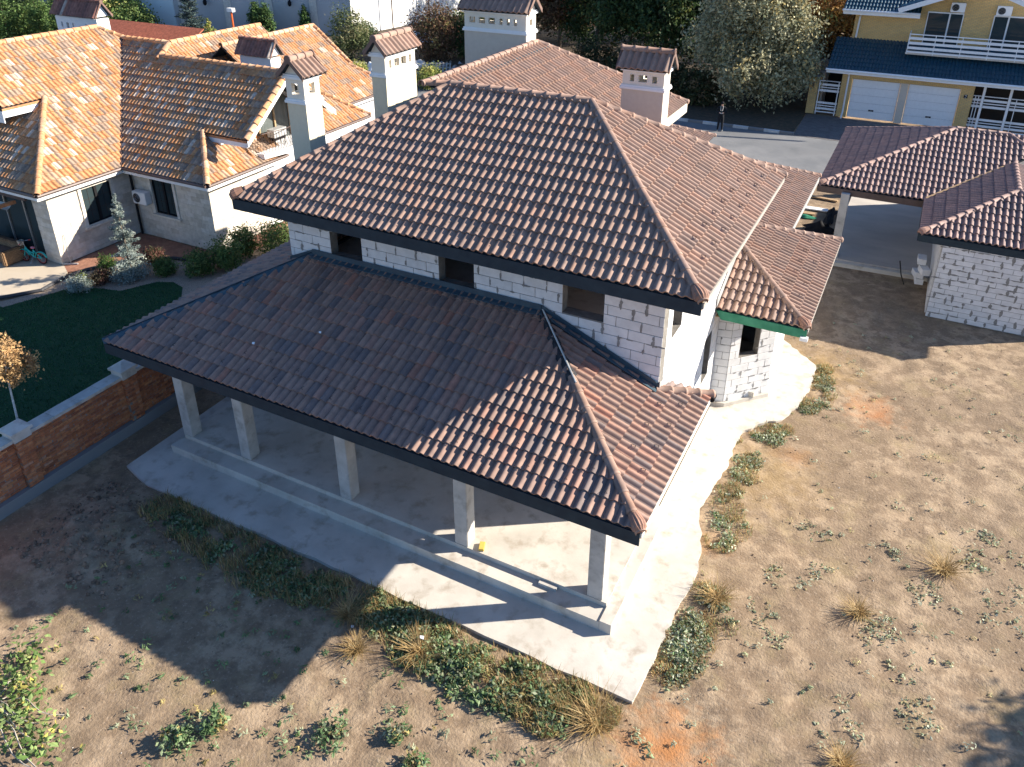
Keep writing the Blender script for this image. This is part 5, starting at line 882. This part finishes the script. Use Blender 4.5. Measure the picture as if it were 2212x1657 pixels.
b.obj('stem', M['greywood'], vb_); crown('foliage', [((-10.0,-6.6,.1),(.8,.5,.13)), ((-9.4,-6.95,.1),(.8,.4,.13)), ((-8.8,-7.15,.08),(.6,.35,.1)), ((-10.4,-6.1,.08),(.5,.4,.1)), ((-8.35,-7.0,.06),(.35,.25,.08))], 150, 7, .15, .062, [((.10,.17,.045), 3), ((.15,.21,.075), 3), ((.22,.24,.09), 1.5), ((.34,.30,.08), .7)], vb_, up=1.2, shell=.1)
# grass fringe mixed into the weed belts
def fringe(name, spots, pal, label, n, h):
    P = np.array(spots); i = RNG.integers(0, len(P), n); a = RNG.uniform(0, 6.28, n); r = P[i, 2] * 1.15 * np.sqrt(RNG.uniform(0, 1, n)); X, Y = P[i, 0] + r * np.cos(a), P[i, 1] + r * np.sin(a)
    k = (vnoise(X * 2.2, Y * 2.2, 31) + .5 * vnoise(X * 6, Y * 6, 32) > .62) & ~inside(X, Y, apr); blades(name, X[k], Y[k], h, .012, pal, label, lean=.9, cat='grass')
fringe('grass', front, DRY + [((.16,.19,.08), 4)], 'dry and green grass blades mixed into the front weeds', 15000, .2)
fringe('grass', right, DRY + [((.18,.21,.10), 4)], 'dry and green grass blades mixed into the right hand weeds', 9000, .11)
# stones and clods
def pebbles(name, n, bx, size, pal, label, seed, mt):
    r = np.random.default_rng(seed); X, Y = r.uniform(bx[0], bx[1], n), r.uniform(bx[2], bx[3], n); k = ~inside(X, Y, apr); X, Y = X[k], Y[k]; n = len(X); s = size * r.uniform(.4, 1.6, n) ** 1.5
    base = np.array([(1,0,0),(0,1,0),(-1,0,0),(0,-1,0),(0,0,.8),(0,0,-.5)]); V = (base[None] * (1 + .35 * r.normal(size=(n, 6, 1)).clip(-1, 1)) * s[:, None, None] + np.stack([X, Y, gz(X, Y) + s * .2], 1)[:, None]).reshape(-1, 3)
    f = np.array([(0,1,4),(1,2,4),(2,3,4),(3,0,4),(1,0,5),(2,1,5),(3,2,5),(0,3,5)]); F = (np.arange(n)[:, None, None] * 6 + f).reshape(-1, 3)
    tag(newobj(name, mesh(name, V, F, mt, False, np.repeat(tints(n, pal, .25), 6, 0)), None, None, (0,0,0)), label, 'stones', None, 'stuff')
EARTH = [((.22,.155,.11), 3), ((.16,.115,.08), 3), ((.30,.23,.17), 1), ((.5,.48,.44), .25)]
pebbles('clods', 450, (-11.5, 1.5, -7.6, -1.3), .016, EARTH, 'small clods and stones strewn over the bare earth before the porch', 41, M['brick'])
pebbles('clods', 500, (-13.8, -10.2, -4.4, -1.6), .04, EARTH[:2], 'crumbly clods on the earth heap beside the brick wall', 42, M['brick'])
pebbles('clods', 500, (1.2, 9.5, -3.8, 17.5), .015, EARTH, 'small clods and stones strewn over the yard right of the house', 43, M['brick'])
# ================================================================== THINGS LYING ABOUT
def scrap(x, y, z, s, label, mt='white', n=(0,0,1), name='paper_scrap', cat='litter'):
    n = Vector(n).normalized(); a = n.cross(Vector((.3,1,.1))).normalized(); b_ = n.cross(a); c = Vector((x, y, z)); tag(MB().prism([c + a * s, c + b_ * s * .6 + a * .3 * s, c - a * s * .8 + b_ * s * .2, c - b_ * s * .7], n * .012).obj(name, M[mt]), label, cat)
nf = (0, -1.7 / 3.9, 1); scrap(-9.73,.47,4.24,.06,'white scrap on the shaded porch roof, the one nearer the left eave', n=nf); scrap(-8.23,1.21,4.57,.05,'white scrap on the shaded porch roof, the one higher up', n=nf)
scrap(-3.4,-2.05,.22,.07,'crumpled white paper caught in the front weeds'); scrap(-5.0,-2.35,-.02,.05,'small pale litter scrap by the tuft at the porch shadow edge')
t = bmesh.new(); bmesh.ops.create_cube(t, size=1); bmesh.ops.scale(t, vec=(.13,.25,.07), verts=t.verts); bmesh.ops.rotate(t, cent=(0,0,0), matrix=Matrix.Rotation(.35, 3, 'Z'), verts=t.verts); bmesh.ops.translate(t, vec=(-3.45,.58,.41), verts=t.verts); bmesh.ops.bevel(t, geom=t.edges[:], offset=.008, segments=1, affect='EDGES')
me = bpy.data.meshes.new('brick'); t.to_mesh(me); t.free(); me.materials.append(mat('ochre_brick', (.55,.36,.07), (.6,.42,.1), rough=.9)); tag(newobj('brick', me), 'yellow ochre brick lying on the porch floor by the fourth column', 'brick')
# boards and tarp by the carport
for x, y, l, wd, a, mt, lab in ((-.05,27.7,1.2,.35,.05,'white','pale flat board lying in the shade left of the carport'), (-.4,26.9,.9,.25,.1,'wood','short yellow board left of the carport'), (.0,29.4,1.6,.2,-.1,'wood','long timber lying behind the pale board')):
    tag(newobj('board', mesh('board', *BCUBE, M[mt]), None, Matrix.Translation((x, y, .0)) @ Matrix.Rotation(a, 4, 'Z') @ Matrix.Diagonal((l, wd, .06, 1))), lab, 'board')
def rag(name, x, y, rx, ry, h, mt, label, cat='sheet', seed=0):
    n = 16; xs = np.linspace(-1, 1, n); X, Y = np.meshgrid(xs, xs); q = np.hypot(X, Y).clip(0, 1.2); Z = h * (1 - q * .75) * (.35 + vnoise(X * 3 + seed, Y * 3, 50 + seed)) + .02; V = np.stack([x + X * rx * (1 + .15 * np.sin(5 * Y + seed)), y + Y * ry * (1 + .2 * np.cos(4 * X)), Z - .06], -1).reshape(-1, 3); I_ = np.arange(n * n).reshape(n, n)
    tag(newobj(name, mesh(name, V, np.stack([I_[:-1,:-1], I_[:-1,1:], I_[1:,1:], I_[1:,:-1]], -1).reshape(-1, 4), mt, True)), label, cat)
rag('tarp', .55, 25.0, .7, .45, .45, M['black'], 'crumpled black plastic sheet beside the carport post'); rag('tarp', -.3, 26.5, .45, .2, .12, M['green'], 'green plastic sheet left of the carport', seed=3); rag('tarp', .75, 27.0, .2, 1.1, .35, M['black'], 'long black plastic roll along the carport floor', seed=5)
# rubbish yard behind
def pallet(x, y, z, a, tilt, label, w_=1.2, d_=.9, grp='pallets in the rubbish yard'):
    p = thing('pallet', (x, y, z), label, 'pallet', grp); mw = Matrix.Translation((x, y, z)) @ Matrix.Rotation(a, 4, 'Z') @ Matrix.Rotation(tilt, 4, 'X')
    def bd(nm, cx, cy, cz, sx, sy, sz): newobj(nm, mesh(nm, *CUBE, M['greywood']), p, mw @ Matrix.Translation((cx, cy, cz)) @ Matrix.Diagonal((sx, sy, sz, 1)))
    for k in range(7): bd('slat', -w_/2 + .08 + k * (w_ - .16) / 6, 0, .12, .12, d_, .022)
    for k in (-1, 0, 1): bd('runner', 0, k * d_ * .42, .055, w_, .1, .10)
pallet(-39.3,42.9,.0,.3,0,'bottom pallet of the stack beside the orange roof end'); pallet(-39.25,42.9,.28,.35,0,'middle pallet of the stack beside the orange roof end'); pallet(-39.3,42.85,.56,.25,0,'top pallet of the stack beside the orange roof end'); pallet(-33.2,46.0,.25,.5,.35,'broken pallet tilted on the rubbish heap left of the widest chimney', 1.9, 1.4); pallet(-34.4,46.6,.1,.2,.1,'flat grey pallet at the left of the rubbish heap', 1.6, 1.2)
rag('plastic_sheet', -38.3, 43.6, .8, .7, 1.0, M['white'], 'white plastic bag slumped beside the pallet stack', 'plastic sheet', 1); rag('plastic_sheet', -41.9, 56.3, 1.6, 1.2, 1.3, M['white'], 'heap of white plastic before the white warehouse side', 'plastic sheet', 2); rag('plastic_sheet', -35.6, 46.6, 1.0, .8, .9, M['lead'], 'grey plastic heap behind the broken pallet', 'plastic sheet', 4)
pebbles('rubble', 420, (-40,-30,40,50), .16, [((.35,.34,.33), 2), ((.22,.2,.18), 2), ((.5,.5,.5), 1), ((.3,.2,.13), 1)], 'rubble strewn over the waste ground behind the houses', 44, M['brick'])
lp = thing('lamp_post', (-57.6,47.2,0), 'thin orange pole with a white floodlight before the warehouse', 'lamp'); MB().tube([(-57.6,47.2,0),(-57.6,47.2,3.1)], .09, 7).obj('pole', mat('orange_paint', (.6,.12,.03), rough=.5), lp); MB().box(-57.95,-57.25,47.0,47.4,3.1,3.45).obj('lamp_head', M['white'], lp)
# low iron railing of the garden
ir = thing('garden_railing', (-21,11.7,0), 'low dark iron railing between the shrubs and the orange roofed house', 'railing')
MB().tube([(-21.1,10.5,.85),(-20.85,12.6,.85),(-20.8,14.5,.85)], .02, 5).obj('top_rail', M['gutter'], ir); MB().tube([(-21.1,10.5,.12),(-20.85,12.6,.12),(-20.8,14.5,.12)], .015, 5).obj('bottom_rail', M['gutter'], ir)
for k in range(26): y = 10.5 + k * .16; x = -21.1 + (y - 10.5) * .12 if y < 12.6 else -20.85 + (y - 12.6) * .026; MB().tube([(x, y, 0), (x, y, .85)], .01, 4).obj('bar', M['gutter'], ir)
# grill on the balcony
gl = thing('grill', (-21.95,14.7,3.67), 'covered grey and black grill standing on the small balcony', 'grill'); MB().box(-22.15,-21.75,14.3,15.1,4.1,4.45).obj('lid', M['lead'], gl); MB().box(-22.1,-21.8,14.35,15.05,3.95,4.1).obj('body', M['black'], gl)
for y in (14.4, 15.0):
    for x in (-22.07,-21.83): MB().tube([(x,y,3.67),(x,y,3.95)], .02, 5).obj('leg', M['black'], gl)
# awning at the sliding doors
M['cloth'] = mat('awning_cloth', (.52,.47,.38), (.58,.53,.44), scale=3, rough=.9); aw = thing('awning', (-28.5,5.8,2.6), 'cream scalloped awning on an orange beam over the glazed terrace front', 'awning')
MB().beam((-28.3,5.0,2.72),(-28.3,6.1,2.72), .12, .14).obj('beam', M['old_tile'], aw, col=(.45,.2,.09)); MB().beam((-30.6,5.0,2.72),(-30.6,6.1,2.72), .12, .14).obj('beam', M['old_tile'], aw, col=(.45,.2,.09)); MB().beam((-33,6.2,2.9),(-27.7,6.2,2.9), .1, .16).obj('rail', M['gutter'], aw)
n = 30; V = []; F = []
for i in range(n + 1):
    f = i / n
    for j in range(9): x = -31 + 2.6 * j / 8; V.append((x, 4.6 + 1.4 * f, 2.62 - .16 * abs(math.sin(f * math.pi * 3))))
for i in range(n): F += [(i*9+j, i*9+j+1, i*9+j+10, i*9+j+9) for j in range(8)]
newobj('cloth', mesh('cloth', V, F, M['cloth'], True), aw)
# wicker sofa
M['wicker'] = brickmat('wicker', (.36,.22,.11), (.25,.145,.07), (.09,.05,.03), .08, .035, .006, axes='HZ'); sf_ = thing('sofa', (-29.9,5.5,0), 'brown wicker sofa on the terrace behind the turquoise bicycle', 'sofa')
def rbox(name, mt, parent, x0, x1, y0, y1, z0, z1, bv=.04):
    c = bmesh.new(); bmesh.ops.create_cube(c, size=1); bmesh.ops.scale(c, vec=(x1-x0, y1-y0, z1-z0), verts=c.verts); bmesh.ops.translate(c, vec=((x0+x1)/2, (y0+y1)/2, (z0+z1)/2), verts=c.verts); bmesh.ops.bevel(c, geom=c.edges[:], offset=bv, segments=2, affect='EDGES'); me = bpy.data.meshes.new(name); c.to_mesh(me); c.free(); me.materials.append(mt); return newobj(name, me, parent)
rbox('base', M['wicker'], sf_, -31.2,-28.95,5.4,6.2,.02,.38); rbox('backrest', M['wicker'], sf_, -31.2,-28.8,6.0,6.25,.38,.8) ; rbox('armrest', M['wicker'], sf_, -28.97,-28.75,5.25,6.2,.02,.66); rbox('seat_cushion', M['gutter'], sf_, -31.1,-28.98,5.42,6.0,.385,.52)
# bicycle
bkt = mat('turquoise_paint', (.02,.38,.36), rough=.35); bkr = mat('red_rim', (.45,.06,.05), rough=.4); bc = thing('bicycle', (-28.1,6.1,0), 'small turquoise bicycle with red rims and a front basket by the sofa', 'bicycle')
W0, W1 = Vector((-28.62,6.05,.27)), Vector((-27.72,6.2,.27)); dv = (W1 - W0).normalized(); zz_ = Vector((0,0,1)); tilt = Vector((.0,-.12,0))
for c in (W0, W1):
    ring = [c + dv * .25 * math.cos(a * math.pi / 10) + zz_ * .25 * math.sin(a * math.pi / 10) for a in range(21)]; wl_ = MB().tube(ring, .028, 6).obj('wheel', M['black'], bc); MB().tube([c + (p - c) * .87 for p in ring], .014, 5).obj('rim', bkr, wl_)
    sp_ = MB(); [sp_.tube([c, c + dv * .21 * math.cos(a * math.pi / 5) + zz_ * .21 * math.sin(a * math.pi / 5)], .004, 3) for a in range(10)]; sp_.obj('spokes', M['steel'], wl_)
    MB().prism([c + dv * r_ * math.cos(R(a)) + zz_ * r_ * math.sin(R(a)) - Vector((0,.035,0)) for r_, A in ((.295, range(10, 175, 15)), (.275, range(174, 9, -15))) for a in A], (0,.07,0)).obj('mudguard', bkt, bc)
bb_ = W0 + (W1 - W0) * .52 + zz_ * .02; st_ = W0 + dv * .16 + zz_ * .42; se = W0 + (W1 - W0) * .62 + zz_ * .36
for a_, b2 in ((st_, bb_), (bb_, se), (bb_, W1), (st_ + zz_ * -.08, se - zz_ * .2), (st_, W0), (se - zz_ * .06, W1)): MB().tube([a_, (a_ + b2) / 2 - zz_ * .02, b2], .022, 6).obj('frame_tube', bkt, bc)
MB().tube([st_, st_ + zz_ * .22 - dv * .06], .015, 6).obj('stem', M['steel'], bc); hb = st_ + zz_ * .22 - dv * .06; sd2 = Vector((-dv.y, dv.x, 0)); MB().tube([hb - sd2 * .24 + dv * .1, hb - sd2 * .12, hb, hb + sd2 * .12, hb + sd2 * .24 + dv * .1], .013, 6).obj('handlebar', M['steel'], bc)
for s in (-1, 1): MB().tube([hb + sd2 * s * .2 + dv * .08, hb + sd2 * s * .28 + dv * .12], .02, 6).obj('grip', bkr, bc)
bs = MB(); bs.ell(se + zz_ * .08, .12, .075, .04, 10, 6); bs.obj('saddle', mat('pink_saddle', (.6,.2,.25), rough=.5), bc, True); bk2 = hb - dv * .12 - zz_ * .06; MB().add([bk2 + Vector((x * k, y * k, z)) for z, k in ((-.1,.75),(.1,1)) for x, y in ((-.1,-.1),(.1,-.1),(.1,.1),(-.1,.1))], [(0,1,2,3),(0,1,5,4),(1,2,6,5),(2,3,7,6),(3,0,4,7)]).obj('basket', M['greywood'], bc)
MB().tube([bb_, bb_ + Vector((.02,-.22,-.27))], .01, 5).obj('kickstand', M['steel'], bc)
mp = thing('mop', (-26.7,6.75,0), 'floor squeegee leaning on the sunlit stone corner', 'mop'); MB().tube([(-26.7,6.75,.06),(-26.88,6.85,1.25)], .014, 6).obj('handle', M['steel'], mp); MB().beam((-26.95,6.55,.03),(-26.4,6.85,.03), .06, .05).obj('head', M['lead'], mp)
# ================================================================== PERSON
def person():
    P = thing('person', (-7.7,39.2,-.045), 'person in black clothes standing on the road, looking down at a held controller', 'person')
    J = {}; E_ = []; Rr = {}
    def j(n, x, y, z, r, p=None, r2=None):
        J[n] = (x, y, z); Rr[n] = (r, r2 or r)
        if p: E_.append((p, n))
    j('pel',0,0,.90,.135,None,.105); j('waist',0,0,1.05,.13,'pel',.10); j('chest',0,.0,1.28,.165,'waist',.115); j('neckb',0,-.01,1.43,.07,'chest'); j('neck',0,-.035,1.49,.05,'neckb'); j('head',0,-.06,1.57,.085,'neck',.10); j('top',0,-.065,1.66,.075,'head',.09)
    for s, n in ((-1,'l'),(1,'r')):
        j(n+'sh',s*.18,0,1.39,.07,'chest'); j(n+'el',s*.27,-.05,1.13,.05,n+'sh'); j(n+'wr',s*.11,-.27,1.12,.034,n+'el'); j(n+'pa',s*.075,-.33,1.13,.03,n+'wr')
        for k, (dx, dz) in enumerate(((-.03,.015),(-.02,-.005),(-.012,-.02),(.0,-.032))): j(n+'f%d'%k,s*(.075+dx*.6),-.36,1.13+dz,.010,n+'pa'); j(n+'g%d'%k,s*(.075+dx*1.4-.01),-.375,1.125+dz,.008,n+'f%d'%k)
        j(n+'t',s*.045,-.34,1.155,.010,n+'pa')
        j(n+'hip',s*.09,0,.84,.105,'pel'); j(n+'kn',s*.105,-.02,.47,.068,n+'hip'); j(n+'an',s*.12,.01,.09,.05,n+'kn'); j(n+'to',s*.14,-.14,.04,.04,n+'an')
    names = list(J); me = bpy.data.meshes.new('body'); me.from_pydata([J[n] for n in names], [(names.index(a), names.index(b)) for a, b in E_], [])
    o = bpy.data.objects.new('body', me); COL.objects.link(o); m = o.modifiers.new('s', 'SKIN'); m.use_smooth_shade = True; o.modifiers.new('u', 'SUBSURF').levels = 1
    sl_ = me.skin_vertices[0].data
    for i, n in enumerate(names): sl_[i].radius = Rr[n]; sl_[i].use_root = n == 'pel'
    dg = bpy.context.evaluated_depsgraph_get(); nm_ = bpy.data.meshes.new_from_object(o.evaluated_get(dg)); bpy.data.objects.remove(o, do_unlink=True)
    nm_.materials.clear(); [nm_.materials.append(x) for x in (mat('black_cloth', (.012,.013,.016), rough=.9), mat('skin', (.45,.27,.2), rough=.6), mat('grey_shoe', (.4,.38,.35), rough=.7))]
    for f in nm_.polygons:
        c = f.center; f.use_smooth = True; f.material_index = 1 if (c.z > 1.46 or (c.y < -.275 and 1.0 < c.z < 1.3)) else 2 if c.z < .085 else 0
    mw = Matrix.Translation((-7.7,39.2,-.04)) @ Matrix.Rotation(R(12.6), 4, 'Z') @ Matrix.Scale(1.12, 4)
    newobj('body', nm_, P, mw)
    h = MB(); h.ell((0,-.045,1.625), .098, .115, .10, 12, 8); h.ell((0,.0,1.57), .088, .085, .09, 12, 6); newobj('hair', mesh('hair', h.v, h.f, M['black'], True), P, mw)
    fc = MB(); fc.ell((0,-.165,1.565), .013, .022, .02, 6, 4); newobj('nose', mesh('nose', fc.v, fc.f, nm_.materials[1], True), P, mw)
    for s in (-1, 1): e2 = MB(); e2.ell((s*.035,-.148,1.595), .011, .008, .008, 6, 4); newobj('eye', mesh('eye', e2.v, e2.f, M['dark'], True), P, mw)
    lj = MB(); lj.tube([(-.07,-.06,1.46),(-.06,-.13,1.3),(-.03,-.3,1.16)], .008, 4); lj.tube([(.07,-.06,1.46),(.06,-.13,1.3),(.03,-.3,1.16)], .008, 4); newobj('neck_strap', mesh('neck_strap', lj.v, lj.f, M['white']), P, mw)
    rc = thing('remote_controller', (-7.6,38.85,1.1), 'dark drone controller held in both hands by the standing person', 'controller'); bx_ = MB(); bx_.box(-.07,.07,-.40,-.33,1.10,1.15); newobj('case', mesh('case', bx_.v, bx_.f, M['lead']), rc, mw)
    b3 = MB(); b3.box(-.05,.05,-.405,-.395,1.15,1.26); newobj('screen', mesh('screen', b3.v, b3.f, M['glass']), rc, mw)
person()
